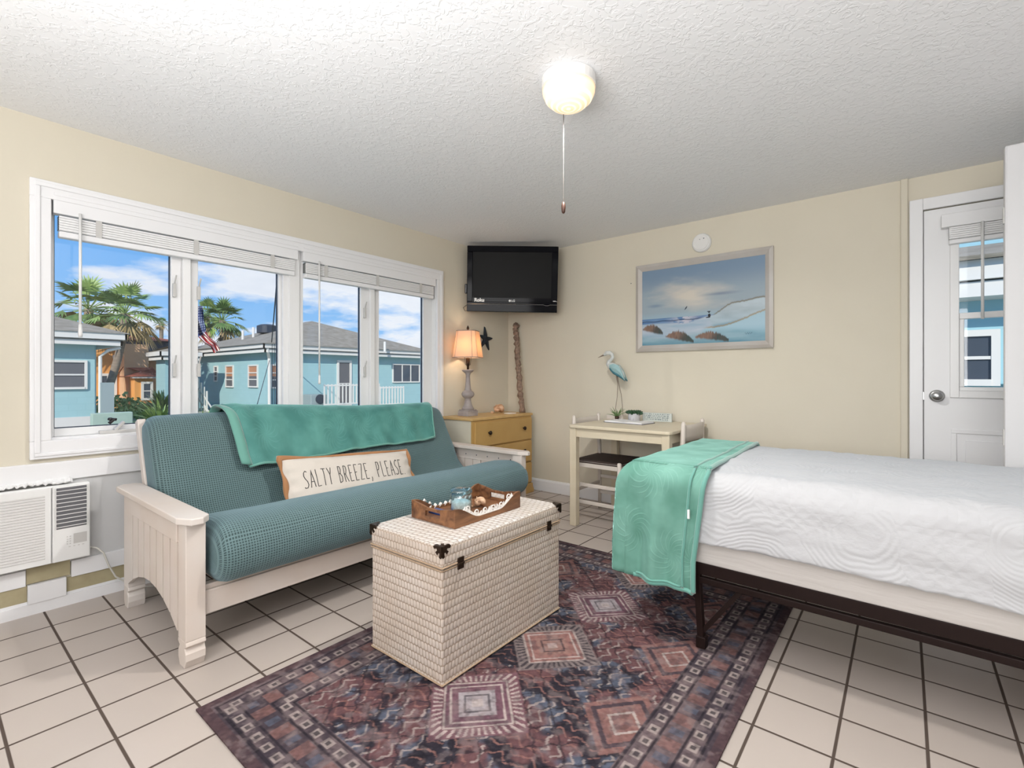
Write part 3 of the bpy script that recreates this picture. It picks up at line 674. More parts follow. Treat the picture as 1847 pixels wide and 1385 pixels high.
def painting(U, V):
    asp = 1.43; x = U; y = V
    col = np.ones(U.shape+(3,))*C(120, 142, 165)
    # sky: grey blue with warm cloud mass in the middle
    col = lerp(col, C(150, 165, 175), ss(.95, .55, y))
    n = fbm(x*4, y*9, 3); dcl = 1-ss(.0, 1.0, np.hypot((x-.42)/.42, (y-.62)/.27)+(n-.5)*.9)
    col = lerp(col, C(205, 198, 186), dcl*1.15)
    dk = (1-ss(0, 1, np.hypot((x-.66)/.22, (y-.60)/.035)+(n-.5)*.5)); col = lerp(col, C(112, 128, 150), dk*.8)
    dk = (1-ss(0, 1, np.hypot((x-.13)/.12, (y-.52)/.04)+(n-.5)*.6)); col = lerp(col, C(105, 130, 155), dk*.7)
    col = lerp(col, C(150, 175, 190), ss(.44, .36, y)*.8)
    hz = .352-.0*x
    sea = (y < hz).astype(float); seac = lerp(np.ones(U.shape+(3,))*C(58, 98, 148), C(120, 150, 185), fbm(x*8, y*60, 9))
    glow = np.exp(-((x-.38)/.10)**2); seac = lerp(seac, C(205, 200, 205), glow*.75*(fbm(x*20, y*80, 4) > .38))
    col = lerp(col, seac, sea)
    br = np.exp(-((y-.315-.004*np.sin(x*40))/.006)**2)*(x < .6); col = lerp(col, C(35, 55, 85), br*.9)
    shore = .285-.05*x+.01*np.sin(x*9)+.10*ss(.35, .62, x)
    wet = (y < shore).astype(float); wc = lerp(np.ones(U.shape+(3,))*C(140, 168, 190), C(190, 196, 205), fbm(x*6, y*25, 12)); col = lerp(col, wc, ss(shore+.012, shore-.012, y))
    # dunes at right
    d1 = .33+.14*ss(.58, .78, x)+.035*ss(.78, 1.0, x)
    on = ss(d1+.006, d1-.006, y)*ss(.56, .60, x+ (y-.30)*.3)
    dc = lerp(np.ones(U.shape+(3,))*C(176, 190, 198)*(.82+.36*fbm(x*7, y*16, 41))[..., None], C(120, 155, 175), ss(.05, -.02, y-(.20+.18*(x-.6)))+ss(.45, .25, y)*.3); col = lerp(col, dc, on)
    g1 = np.exp(-((y-d1-.004-.01*vnoise(x*120, 0*y, 3))/.009)**2)*ss(.60, .64, x); col = lerp(col, C(120, 112, 92), g1*.9)
    d2 = .165+.17*ss(.52, 1.02, x)*((x-.5)/.5).clip(0, 1)+.02
    on2 = ss(d2+.006, d2-.006, y)*ss(.50, .56, x); col = lerp(col, lerp(np.ones(U.shape+(3,))*C(160, 190, 205), C(95, 150, 170), ss(.22, .0, y)), on2)
    g2 = np.exp(-((y-d2-.004-.01*vnoise(x*130, 0*y, 5))/.010)**2)*ss(.52, .60, x); col = lerp(col, C(150, 132, 98), g2*.85)
    # front sand
    fr = ss(.17, .08, y+.03*np.sin(x*7)); col = lerp(col, lerp(np.ones(U.shape+(3,))*C(165, 190, 200), C(92, 138, 158), fbm(x*5, y*14, 7)*1.1), fr*.9)
    col = lerp(col, C(70, 125, 145), ss(.07, .0, y)*.55)
    for cxx, czz, wx, hz_ in ((.10, .215, .085, .07), (.335, .10, .11, .085), (.60, .085, .12, .06)):
        q = (x-cxx)/wx; top = czz+hz_*(.9-q*q)*.7-.35*hz_*q+.035*vnoise(x*230, 0*y, 11)*(1-q*q).clip(0, 1); bot = czz-.03-.50*hz_*q-.012*vnoise(x*60, 0*y, 4)
        mk = ss(top+.02*vnoise(x*160, 0*y, 2), top-.012, y)*ss(bot-.02, bot+.012, y)*(np.abs(q) < 1.1)
        gc = lerp(lerp(np.ones(U.shape+(3,))*C(140, 108, 90), C(44, 64, 60), ss(-.3, .5, q+(czz-y)*4)), C(84, 66, 56), vnoise(x*180, y*12, 8)*.75); col = lerp(col, gc, mk*.95)
    # seated figure, bird, signature scrawl
    fig = (np.hypot((x-.582)/.011, (y-.345)/.022) < 1) | (np.hypot((x-.578)/.014, (y-.393)/.006) < 1) | (np.hypot((x-.58)/.006, (y-.385)/.012) < 1) | (np.hypot((x-.572)/.02, (y-.322)/.006) < 1)
    col = lerp(col, C(38, 38, 45), fig.astype(float))
    bd = np.hypot(((x-.392)*.8+(y-.46)*-.35)/.005, ((x-.392)*.6+(y-.46))/.028) < 1; col = lerp(col, C(60, 68, 80), bd.astype(float))
    sg = (np.abs(y-.10-.008*np.sin((x-.85)*400)) < .0028) & (x > .85) & (x < .905); col = lerp(col, C(45, 70, 82), sg*.8)
    return col
px0, px1, pz0, pz1 = fx0+fwid-.004, fx1-fwid+.004, fz0+fwid-.004, fz1-fwid+.004
attr_plane('canvas', 330, 220, lambda u, v: (px0+(px1-px0)*u, -.014, pz0+(pz1-pz0)*v), painting, 'paint', pf)
m = MB(); m.box((px0, -.013, pz0), (px1, -.002, pz1)); m.build('backing_board', 'cover', pf)

# small nail marks on the wall
m = MB(); m.box((1.322, -.002, 1.856), (1.330, 0, 1.862)); tag(m.build('nail', 'gasket'), 'tiny dark nail in the wall left of the seascape painting', 'nail')

# ------------------------------------------------------------ dresser and its things
DZ = .742; DX = .385; DY0, DY1 = -.93, -.105
ds = thing('dresser', 'ochre chest of drawers with cream sides in the room corner', 'dresser', (.2, -.52, 0))
for ya_ in (DY0+.012, DY1-.03): m = MB(); m.box((.022, ya_, .07), (DX-.022, ya_+.018, DZ-.022)); m.build('side_panel', 'dresc', ds, bevel=.003)
m = MB(); m.box((.03, DY0+.03, .08), (DX-.025, DY1-.03, DZ-.022)); m.build('carcass', 'dresy', ds)
m = MB(); m.box((DX-.024, DY0+.012, .075), (DX-.012, DY1-.012, DZ-.022)); m.build('face_frame', 'dresy', ds)
m = MB(); m.box((.015, DY0, DZ-.022), (DX, DY1, DZ)); m.build('top', 'drest', ds, bevel=.004)
zs = [(.10, .285), (.298, .490), (.503, .700)]
for z0, z1 in zs:
    m = MB(); m.box((DX-.014, DY0+.035, z0), (DX+.004, DY1-.02, z1)); dw = m.build('drawer', 'dresy', ds, bevel=.004)
    for yy in (DY0+.20, DY1-.15):
        m = MB(); m.lathe([(.008, 0), (.007, .010), (.016, .014), (.018, .022), (.012, .028), (.001, .029)], (0, 0, 0), 16)
        m.v = [Vector((DX+.004+p.z, yy+p.x, (z0+z1)/2+.01+p.y)) for p in m.v]; m.build('knob', 'knob', dw, smooth=True)
m = MB(); m.prism([(DY0+.01, 0), (DY0+.12, 0), (DY0+.14, .04), (DY0+.2, .055), (DY1-.2, .055), (DY1-.14, .04), (DY1-.12, 0), (DY1+.012, 0), (DY1+.014, .03), (DY1-.002, .06), (DY1-.006, .09), (DY0+.01, .09)], 'x', DX-.02, DX+.004)
m.box((.03, DY0+.014, 0), (DX-.02, DY0+.03, .08)); m.box((.03, DY1-.026, 0), (DX-.02, DY1-.004, .08))
m.build('plinth', 'dresy', ds, bevel=.004)

LX, LY = .150, -.735
lp = thing('table_lamp', 'lit table lamp with turned grey base on the ochre dresser', 'lamp', (LX, LY, DZ))
m = MB(); m.box((LX-.062, LY-.062, DZ), (LX+.062, LY+.062, DZ+.045)); m.box((LX-.055, LY-.055, DZ+.045), (LX+.055, LY+.055, DZ+.055)); m.build('square_foot', 'lampgrey', lp, bevel=.003)
m = MB(); m.lathe([(.054, .055), (.050, .07), (.036, .095), (.029, .125), (.026, .150), (.034, .156), (.050, .170), (.056, .188), (.050, .206), (.036, .216), (.028, .222), (.030, .226), (.026, .234), (.022, .28), (.019, .33), (.018, .352), (.022, .356), (.020, .362), (.034, .376), (.048, .386), (.053, .394), (.051, .400), (.012, .402)], (LX, LY, DZ), 28); m.build('turned_stem', 'lampgrey', lp, smooth=True)
m = MB(); m.lathe([(.010, .40), (.010, .43), (.016, .44), (.018, .50), (.010, .505)], (LX, LY, DZ), 14); m.build('socket', 'brown', lp, smooth=True)
m = MB(); m.tube([(LX, LY-.03, DZ+.44), (LX, LY-.045, DZ+.55), (LX, LY-.03, DZ+.70), (LX, LY, DZ+.735), (LX, LY+.03, DZ+.70), (LX, LY+.045, DZ+.55), (LX, LY+.03, DZ+.44)], .002, 6); m.build('harp', 'brown', lp)
def shade_ring(r, z, n=8):   # cut-corner square shade
    pts = []
    for k in range(4):
        a = PI/4+k*PI/2+YAW-.25
        for d in (-.22, .22): pts.append(Vector((LX+r*1.28*math.cos(a+d*.8), LY+r*1.28*math.sin(a+d*.8), z)))
    return pts
m = MB(); A = shade_ring(.107, DZ+.505); B = shade_ring(.080, DZ+.735); n = len(A)
m.add(A+B, [(i, (i+1) % n, n+(i+1) % n, n+i) for i in range(n)]); m.build('shade', 'shade', lp, solid=.002)
for R_, nm in ((A, 'lower_trim'), (B, 'upper_trim')):
    m = MB(); m.tube(R_+[R_[0]], .0032, 6); m.build(nm, 'shadetrim', lp)
m = MB()
for i in range(n): m.tube([A[i], B[i]], .0013, 5)
m.build('shade_piping', 'shadetrim', lp)
m = MB(); m.lathe([(.003, .73), (.004, .745), (.010, .752), (.012, .762), (.007, .772), (.003, .782), (.001, .785)], (LX, LY, DZ), 14); m.build('finial', 'brown', lp, smooth=True)
light('lamp_bulb', 'POINT', (LX, LY, DZ+.60), 1.8, (1, .74, .50), radius=.03)

m = MB(); sc_ = Vector((.0, -.35, 1.44))
angs = [96, 158, 232, 295, 6]; lens = [.115, .085, .11, .115, .10]
vs = [(.030, sc_.y, sc_.z)]; ring = []
for k in range(5):
    a = math.radians(angs[k]); an = math.radians((angs[(k+1) % 5]+(360 if k == 4 else 0)+angs[k])/2) 
    d = Vector((0, math.cos(a), math.sin(a))); p = Vector((0, -math.sin(a), math.cos(a)))
    for (s_, w_) in ((.35, -.020), (.7, -.013), (1, -.004), (1.03, .004), (.7, .013), (.35, .020)): ring.append(sc_+d*lens[k]*s_+p*w_)
    ring.append(sc_+Vector((0, math.cos(an), math.sin(an)))*.030)
# order ring by arm; points run clockwise to counterclockwise inside each arm
n = len(ring); mid = [sc_+(q-sc_)*.94 for q in ring]
vs += [(.004, q.y, q.z) for q in ring]+[(.014+.010*max(0, 1-(q-sc_).length/.09), q.y, q.z) for q in mid]
fs = [(1+i, 1+(i+1) % n, 1+n+(i+1) % n, 1+n+i) for i in range(n)]+[(1+n+i, 1+n+(i+1) % n, 0) for i in range(n)]
m.add(vs, fs); o = m.build('starfish', 'starm', origin=(0, -.35, 1.44)); tag(o, 'dark navy starfish on the wall beside the lamp', 'starfish')

dk = [(.285, -.135, DZ), (.262, -.128, DZ+.12), (.248, -.122, DZ+.22), (.222, -.110, DZ+.36), (.200, -.095, DZ+.46), (.186, -.085, DZ+.54), (.165, -.07, DZ+.66), (.150, -.058, DZ+.74), (.136, -.05, DZ+.80), (.130, -.045, DZ+.85), (.128, -.04, DZ+.875)]
m = MB(); pts = []; rad = []
for i in range(len(dk)-1):
    a, b = Vector(dk[i]), Vector(dk[i+1])
    for k in range(5):
        t = k/5; p = a.lerp(b, t); s = (i+t)/(len(dk)-1); pts.append(p+Vector((.004*math.sin(i*2.1+t*5), 0, 0))); r = .026-.004*s+.0045*math.sin(i*3.3+t*9)+.004*noise3(p.z*24, 2)
        r += .008*math.exp(-((s-.88)/.05)**2); rad.append(r if s < .90 else r*(1-(s-.90)*9)+.002)
pts.append(Vector(dk[-1])); rad.append(.004)
m.tube(pts, rad, 12); m.v = [p+Vector((noise3(p.x*60, p.y*60, p.z*60), noise3(p.x*60+9, p.y*60, p.z*60), 0))*.010 for p in m.v]
o = m.build('driftwood_branch', 'drift', origin=dk[0], smooth=True); tag(o, 'gnarled brown driftwood branch leaning in the room corner on the dresser', 'driftwood')

m = MB(); sx, sy, sz = .145, -.33, DZ
def shell(m, c, R, seed):
    pts = []; rad = []
    for k in range(40):
        a = k*.36; rr = R*math.exp(-k*.055); pts.append(Vector((c[0]+rr*.55*math.cos(a), c[1]+rr*.55*math.sin(a)+.0*k, c[2]+R*.62+rr*.4*math.sin(a*.9)+k*.0002))); rad.append(rr*.62)
    m.tube(pts, rad, 12)
    for k in range(9):
        a = k*.7; m.lathe([(R*.12, 0), (R*.06, R*.22), (.0008, R*.34)], (c[0]+R*.62*math.cos(a), c[1]+R*.62*math.sin(a), c[2]+R*.9+.2*R*math.sin(k*2)), 8)
    m.lathe([(R*.2, .0), (R*.34, .006), (R*.2, R*.3)], (c[0]-.02, c[1]-R*.95, c[2]), 10)
shell(m, (sx, sy, sz), .058, 1); 
zmin = min(v.z for v in m.v); m.v = [v-Vector((0, 0, zmin-DZ)) for v in m.v]
o = m.build('seashell', 'shellm', origin=(sx, sy, sz), smooth=True); tag(o, 'spiky peach seashell on the dresser right of the lamp', 'shell')
m = MB(); m.box((.23, -.34, DZ), (.30, -.25, DZ+.005)); o = m.build('paper_card', 'paper', origin=(.26, -.29, DZ)); tag(o, 'small white card lying flat beside the seashell', 'card')

# ------------------------------------------------------------ desk table
TZ = .732; tx0, tx1, ty0, ty1 = 1.190, 1.955, -.775, -.05
tb = thing('wooden_table', 'small cream painted wooden table against the far wall', 'table', ((tx0+tx1)/2, (ty0+ty1)/2, 0))
m = MB(); r_ = .03
m.prism([(tx0+r_, ty0), (tx1-r_, ty0), (tx1-.009, ty0+.009), (tx1, ty0+r_), (tx1, ty1), (tx0, ty1), (tx0, ty0+r_), (tx0+.009, ty0+.009)], 'z', TZ-.022, TZ); m.build('tabletop', 'tablew', tb, bevel=.005)
lw = .052; lx = (tx0+.012, tx1-.012-lw); ly = (ty0+.015, ty1-.015-lw)
for a in lx:
    for b in ly:
        m = MB(); m.box((a, b, 0), (a+lw, b+lw, TZ-.022)); m.build('leg', 'tablew', tb, bevel=.004)
m = MB(); z0, z1 = TZ-.085, TZ-.022
m.box((lx[0]+lw, ly[0]+.008, z0), (lx[1], ly[0]+.028, z1)); m.box((lx[0]+lw, ly[1]+.02, z0), (lx[1], ly[1]+.04, z1)); m.box((lx[0]+.01, ly[0]+lw, z0), (lx[0]+.03, ly[1], z1)); m.box((lx[1]+.02, ly[0]+lw, z0), (lx[1]+.04, ly[1], z1))
m.build('apron', 'tablew', tb)

# ------------------------------------------------------------ chairs
def chair():
    t = thing('wooden_chair', 'white chair with dark woven seat tucked under the left end of the table', 'chair', (1.33, -.41, 0), 'white wooden chairs at the table')
    bx, fx = 1.150, 1.515; ya, yb = -.595, -.215; r = .0165
    for y in (ya, yb):
        m = MB(); m.tube([(bx, y, 0), (bx, y, .45), (bx-.012, y, .77), (bx-.012, y, .785)], [r*.8, r, r*.95, r*.5], 14); m.build('rear_leg', 'chairw', t, smooth=True)
        m = MB(); m.tube([(fx, y, 0), (fx, y, .455), (fx, y, .462)], [r*.8, r, r*.5], 14); m.build('front_leg', 'chairw', t, smooth=True)
    m = MB()
    for y in (ya, yb): m.beam((bx, y, .425), (fx, y, .425), .018, .046)
    for x in (bx, fx): m.beam((x, ya, .425), (x, yb, .425), .018, .046)
    m.build('seat_rail', 'chairw', t, bevel=.003)
    m = MB(); m.grid(lambda u, v: (bx-.01+(fx-bx+.02)*u, ya-.012+(yb-ya+.024)*v, .452-.012*math.sin(PI*u)*math.sin(PI*v)), 10, 10)
    m.grid(lambda u, v: (bx-.01+(fx-bx+.02)*u, ya-.012+(yb-ya+.024)*v, .440), 1, 1); m.build('woven_seat', 'seatdk', t, smooth=True, solid=.008)
    m = MB()
    for y in (ya, yb): m.beam((bx, y, .27), (fx, y, .27), .014, .026); m.beam((bx, y, .14), (fx, y, .14), .014, .026)
    for x, z in ((bx, .22), (fx, .20)): m.beam((x, ya, z), (x, yb, z), .014, .026)
    m.build('stretcher', 'chairw', t, bevel=.003)
    m = MB(); m.grid(lambda u, v: (bx-.013-.018*math.sin(PI*u), ya+(yb-ya)*u, .655+.105*v), 12, 3); m.build('back_slat', 'chairw', t, smooth=True, solid=.014)
    return t
c1 = chair()
c2 = copy_tree(c1); c2['label'] = 'white chair at the right end of the table, half hidden by the bed'; c2.rotation_euler = (0, 0, PI); c2.location = (1.785, -.41, 0)

# ------------------------------------------------------------ things on the table
bx_, by_ = 1.262, -.135
br = thing('heron_figurine', 'white and teal heron figurine on wire legs standing on the table', 'figurine', (bx_, by_, TZ))
m = MB(); m.box((bx_-.075, by_-.035, TZ), (bx_+.075, by_+.035, TZ+.036)); m.build('base_block', 'chairw', br, bevel=.003)
def B3(px, py, dy=0): return Vector((bx_+(px-1122)*.0051, by_+dy, TZ+.036+(746-py)*.00468))
m = MB()
m.tube([B3(1136, 681), B3(1131, 674), B3(1124, 667), B3(1116, 662), B3(1110, 659), B3(1107, 656), B3(1108, 652), B3(1112, 649), B3(1115, 645), B3(1114, 640), B3(1110, 637), B3(1104, 637), B3(1100, 640), B3(1098, 641)],
       [.006, .022, .036, .036, .028, .020, .015, .0145, .0145, .0155, .018, .018, .012, .005], 14, flat=.8); m.build('body', 'birdw', br, smooth=True)
m = MB(); m.tube([B3(1101, 640), B3(1096, 641.5), B3(1088, 645)], [.009, .006, .001], 8); m.build('beak', 'wire', br, smooth=True)
for dy in (-1, 1):
    def wing(a, b, nm, mt, off):
        m = MB(); P = a; Q = b; n = len(P); vs = []
        for k in range(n):
            vs += [P[k]+Vector((0, dy*(.024+off), 0)), P[k].lerp(Q[k], .5)+Vector((0, dy*(.033+off), 0)), Q[k]+Vector((0, dy*(.024+off), 0))]
        vs2 = [v-Vector((0, dy*.012, 0)) for v in vs]
        f1 = [(3*k+j, 3*k+j+1, 3*k+j+4, 3*k+j+3) for k in range(n-1) for j in range(2)]
        m.add(vs+vs2, f1+[tuple(i+len(vs) for i in f[::-1]) for f in f1]+[(3*k, 3*k+3, 3*k+3+3*n, 3*k+3*n) for k in range(n-1)]+[(3*k+2, 3*k+5, 3*k+5+3*n, 3*k+2+3*n) for k in range(n-1)])
        m.build(nm, mt, br, smooth=False)
    wing([B3(1112, 658), B3(1118, 656.5), B3(1126, 659), B3(1132, 668), B3(1138, 684)], [B3(1112, 663), B3(1118, 670), B3(1125, 674), B3(1132, 679), B3(1138, 685.5)], 'wing', 'birdt', 0)
    wing([B3(1112, 663), B3(1118, 669.5), B3(1125, 673.5), B3(1132, 678.5), B3(1138, 684.5)], [B3(1113, 668), B3(1118, 674), B3(1125, 678), B3(1132, 682), B3(1138.5, 687)], 'wing_tip', 'birdd', .001)
m = MB(); m.lathe([(.003, 0), (.001, .002)], B3(1104, 637.5, -.0145), 8); m.build('eye', 'gasket', br)
for q in ([(1122, 678), (1124, 692), (1123, 715), (1120, 735), (1118, 746)], [(1123, 678), (1126, 692), (1130, 710), (1132, 730), (1133, 746)]):
    m = MB(); m.tube([B3(*p) for p in q], [.006, .0028, .0022, .0022, .0022], 7); m.build('leg', 'wire', br, smooth=True)

rnd = random.Random(3)
ap = thing('air_plant', 'spindly green air plant in front of the heron figurine', 'plant', (1.303, -.212, TZ))
m = MB(); m.lathe([(.014, 0), (.016, .03), (.010, .034)], (1.303, -.212, TZ), 12); m.build('holder', 'brown', ap, smooth=True)
m = MB()
for k in range(16):
    a = rnd.random()*6.28; l = .05+rnd.random()*.06; e = rnd.random()*.9+.3
    d = Vector((math.cos(a)*math.cos(e), math.sin(a)*math.cos(e), math.sin(e))); p0 = Vector((1.303, -.212, TZ+.03))
    m.tube([p0, p0+d*l*.5, p0+d*l+Vector((0, 0, -.012*math.cos(e)))], [.004, .003, .0006], 5)
m.build('leaves', 'airp', ap)
sp = thing('potted_succulent', 'dark green succulent in a round grey pot on the table', 'potted plant', (1.448, -.205, TZ))
m = MB(); m.lathe([(.030, 0), (.044, .004), (.047, .03), (.047, .062), (.042, .062), (.040, .052), (.001, .052)], (1.448, -.205, TZ), 28); m.build('pot', 'potm', sp, smooth=False)
m = MB()
for k in range(34):
    a = k*2.399; e = .15+1.2*(k/34); l = .030+.028*(1-k/34)
    p0 = Vector((1.448+.02*math.cos(a), -.205+.02*math.sin(a), TZ+.055)); d = Vector((math.cos(a)*math.cos(e), math.sin(a)*math.cos(e), math.sin(e)))
    m.tube([p0, p0+d*l*.45, p0+d*l*.8, p0+d*l], [.005, .010, .008, .001], 6)
m.build('rosette', 'succ', sp, smooth=True)
bk = thing('open_book', 'open white book lying flat at the middle of the table', 'book', (1.47, -.33, TZ))
R_ = Matrix.Translation((1.475, -.355, TZ)) @ Matrix.Rotation(-.10, 4, 'Z')
m = MB(); m.box((-.165, -.095, 0), (.165, .095, .004)); m.v = [R_ @ v for v in m.v]; m.build('cover', 'cover', bk)
for s in (-1, 1):
    m = MB(); m.grid(lambda u, v: R_ @ Vector((s*.158*u, -.09+.18*v, .004+.012*math.sin(min(1, u*1.35)*PI*.5)*(1-.4*u)+.002)), 12, 2)
    m.grid(lambda u, v: R_ @ Vector((s*.158*u, -.09, .004+v*(.002+.012*math.sin(min(1, u*1.35)*PI*.5)*(1-.4*u)))), 12, 1)
    m.grid(lambda u, v: R_ @ Vector((s*.158, -.09+.18*u, .004+v*.0095)), 2, 1); m.build('page_block', 'paper', bk, smooth=False)
sg = thing('table_sign', 'small pale grey block sign with lettering at the back of the table', 'sign', (1.60, -.115, TZ))
Rs = Matrix.Translation((1.60, -.115, TZ)) @ Matrix.Rotation(.06, 4, 'Z')
m = MB(); m.box((-.115, -.012, 0), (.115, .012, .066)); m.v = [Rs @ v for v in m.v]; m.build('panel', 'signw', sg, bevel=.002)
m = MB(); rn = random.Random(8)
for r in range(4):
    x = -.098
    while x < .092:
        w_ = rn.choice([.006, .009, .012]); m.box((x, -.0135, .012+r*.0135), (x+w_*.35, -.012, .020+r*.0135)); m.box((x, -.0135, .012+r*.0135+rn.choice([0, .006])), (x+w_, -.012, .0142+r*.0135+rn.choice([0, .0055]))); x += w_+rn.choice([.003, .005, .009])
m.v = [Rs @ v for v in m.v]; m.build('worn_print', 'ink', sg)

# ------------------------------------------------------------ futon
fu = thing('futon_sofa', 'futon sofa with white slatted frame and teal waffle cover under the window', 'sofa', (.6, -2.1, 0))
FY0, FY1 = -3.148, -1.075     # outer faces of the arms
def arm(y0, y1, side, lab):
    m = MB(); a0, a1 = (y0-.02, y1+.005) if side < 0 else (y0-.005, y1+.02)
    zt = .562; ch = .03
    m.prism([(.17, a0+ch), (.20, a0), (1.02, a0), (1.085, a0+ch), (1.085, a1-ch), (1.05, a1), (.20, a1), (.17, a1-ch)], 'z', zt-.026, zt)
    a = m.build('armrest', 'wwood', fu, bevel=.004, label=lab)
    ym = y0+.01 if side < 0 else y1-.01
    m = MB()   # front post and rear post with turned-in feet
    m.box((.965, y0+.004, .10), (1.045, y1-.004, zt-.026)); m.prism([(.965, .10), (1.045, .10), (1.05, .085), (1.032, .075), (1.045, .055), (1.045, .03), (1.03, 0), (.98, 0), (.965, .03), (.965, .055), (.978, .075), (.96, .085)], 'y', y0+.004, y1-.004)
    m.build('front_post', 'wwood', a, bevel=.003)
    m = MB(); m.box((.225, y0+.004, .10), (.295, y1-.004, zt-.026)); m.prism([(.225, .10), (.295, .10), (.30, .085), (.284, .075), (.295, .055), (.295, .03), (.285, 0), (.24, 0), (.225, .03)], 'y', y0+.004, y1-.004)
    m.build('rear_post', 'wwood', a, bevel=.003)
    # upper rail, arched lower edge with slats
    m = MB(); m.box((.295, ym-.012, .455), (.965, ym+.012, zt-.026)); m.build('upper_rail', 'wwood', a, bevel=.002)
    m = MB(); n = 8; gap = .009; wd = (.965-.295)/n
    def zl(x): q = (x-.63)/.34; return .12+.10*(1-q*q) if False else .115+.105*max(0, 1-q*q)
    for k in range(n):
        x0 = .295+k*wd+gap/2; x1 = x0+wd-gap; m.prism([(x0, zl(x0)), (x1, zl(x1)), (x1, .458), (x0, .458)], 'y', ym-.008, ym+.008)
    m.build('slat_panel', 'wwood', a)
    for k in range(6):
        m = MB(); yy = y0-.0 if side > 0 else y1
        m.lathe([(.0045, 0), (.0045, .0015)], (0, 0, 0), 8); c = len(m.v)-16
        m.v = m.v[:c]+[Vector((.37+k*.11+p.x, (ym-.0135+p.z) if side > 0 else (ym+.0125-p.z), .49+p.y)) for p in m.v[c:]]
        m.build('screw_cap', 'gasket', a)
    return a
arm(FY0, FY0+.075, -1, 'left arm of slats with a flat board on top'); arm(FY1-.06, FY1, 1, 'right arm of slats with a flat board on top')
m = MB(); m.box((1.0, FY0+.07, .175), (1.03, FY1-.055, .265)); m.box((.985, FY0+.075, .265), (1.02, FY1-.06, .285)); m.build('front_rail', 'wwood', fu, bevel=.003)
m = MB(); m.box((.30, FY0+.07, .19), (.33, FY1-.055, .27)); m.build('rear_rail', 'wwood', fu, bevel=.003)
m = MB()
for k in range(12): y = FY0+.14+k*.165; m.box((.33, y, .262), (1.0, y+.06, .275))
m.build('seat_slats', 'wwood', fu)
m = MB(); m.beam((.33, FY0+.10, .28), (.09, FY0+.10, .86), .035, .045); m.build('back_post', 'wwood', fu, bevel=.004)
m = MB(); m.beam((.33, FY1-.09, .28), (.12, FY1-.09, .78), .035, .045); m.build('back_post', 'wwood', fu, bevel=.004)
m = MB(); m.beam((.13, FY0+.10, .75), (.13, FY1-.09, .75), .03, .06); m.build('back_rail', 'wwood', fu, bevel=.004)
# bent mattress: closed profile in x,z, swept along y
prof = [(.135, .60), (.115, .70), (.105, .78), (.110, .835), (.140, .855), (.190, .863), (.245, .848), (.285, .81), (.325, .74), (.375, .64), (.43, .54), (.475, .455), (.53, .405), (.60, .40), (.70, .435), (.82, .492), (.92, .510), (1.0, .515), (1.07, .498), (1.12, .455), (1.138, .40), (1.13, .345), (1.095, .300), (1.03, .282), (.92, .284), (.78, .286), (.62, .286), (.46, .286), (.36, .30), (.30, .345), (.245, .43), (.185, .52)]
def smooth_closed(P, n):
    out_ = []; m_ = len(P)
    for i in range(m_):
        p0, p1, p2, p3 = (Vector((*P[(i+k-1) % m_], 0)) for k in range(4))
        for k in range(n):
            t = k/n; out_.append(.5*((2*p1)+(p2-p0)*t+(2*p0-5*p1+4*p2-p3)*t*t+(3*p1-p0-3*p2+p3)*t**3))
    return out_
SP = smooth_closed(prof, 3); cl_ = [0]
for i in range(1, len(SP)+1): cl_.append(cl_[-1]+(SP[i % len(SP)]-SP[i-1]).length)
cxp, czp = .55, .45
MY0, MY1 = FY0+.092, FY1-.068
def futon_pt(u, v, sc=1.0):
    k = u*len(SP); i = int(k) % len(SP); p = SP[i]
    y = MY0+(MY1-MY0)*v; x, z = p.x, p.y
    e = min(v, 1-v)*(MY1-MY0); rd = .055
    s = 1.0 if e > rd else math.sqrt(max(0.0, 1-((rd-e)/rd)**2))
    # shrink towards the mattress centre line near the ends, so the ends are rounded
    if x < .5 and z > .45: ccx, ccz = .2+(.82-z)*.36, z-.0
    elif x < .55: ccx, ccz = .45, .38
    else: ccx, ccz = max(.5, min(1.04, x)), .39
    q = 1-.055/.11*(1-s)*.9
    x = ccx+(x-ccx)*q; z = ccz+(z-ccz)*q if not (x < .5 and z > .45) else z-(1-s)*.04*max(0, (z-.6)/.28)
    if z > .55: z += (-.030*(y+2.1))*(z-.55)/.33
    if z > .46 and x > .5: z += -.012*(y+2.1)
    front = max(0, (x-.9)/.24); x += .012*math.sin(y*3.1+.4)*front
    x += .005*noise3(y*4, z*5, 3); z += .006*noise3(y*3, x*5, 7)
    if z > .7: z += .008*math.sin(y*4.3)
    return Vector((x, y, z))
m = MB(); NU = len(SP); m.grid(lambda u, v: futon_pt(u, v), NU, 90, uvf=lambda u, v: (cl_[min(int(round(u*NU)), NU)], (MY1-MY0)*v))
n0 = len(m.v)
for v in (0, 90):
    c = Vector((0, 0, 0)); 
    idx = [i*91+v for i in range(NU)]
    # cap as strips between opposite profile points
    half = NU//2
    fs = []
    a = idx
    k = 0
    m.f.append(tuple(a)); m.mi.append(0)
m.build('mattress', 'futon', fu, smooth=True, normals=True)

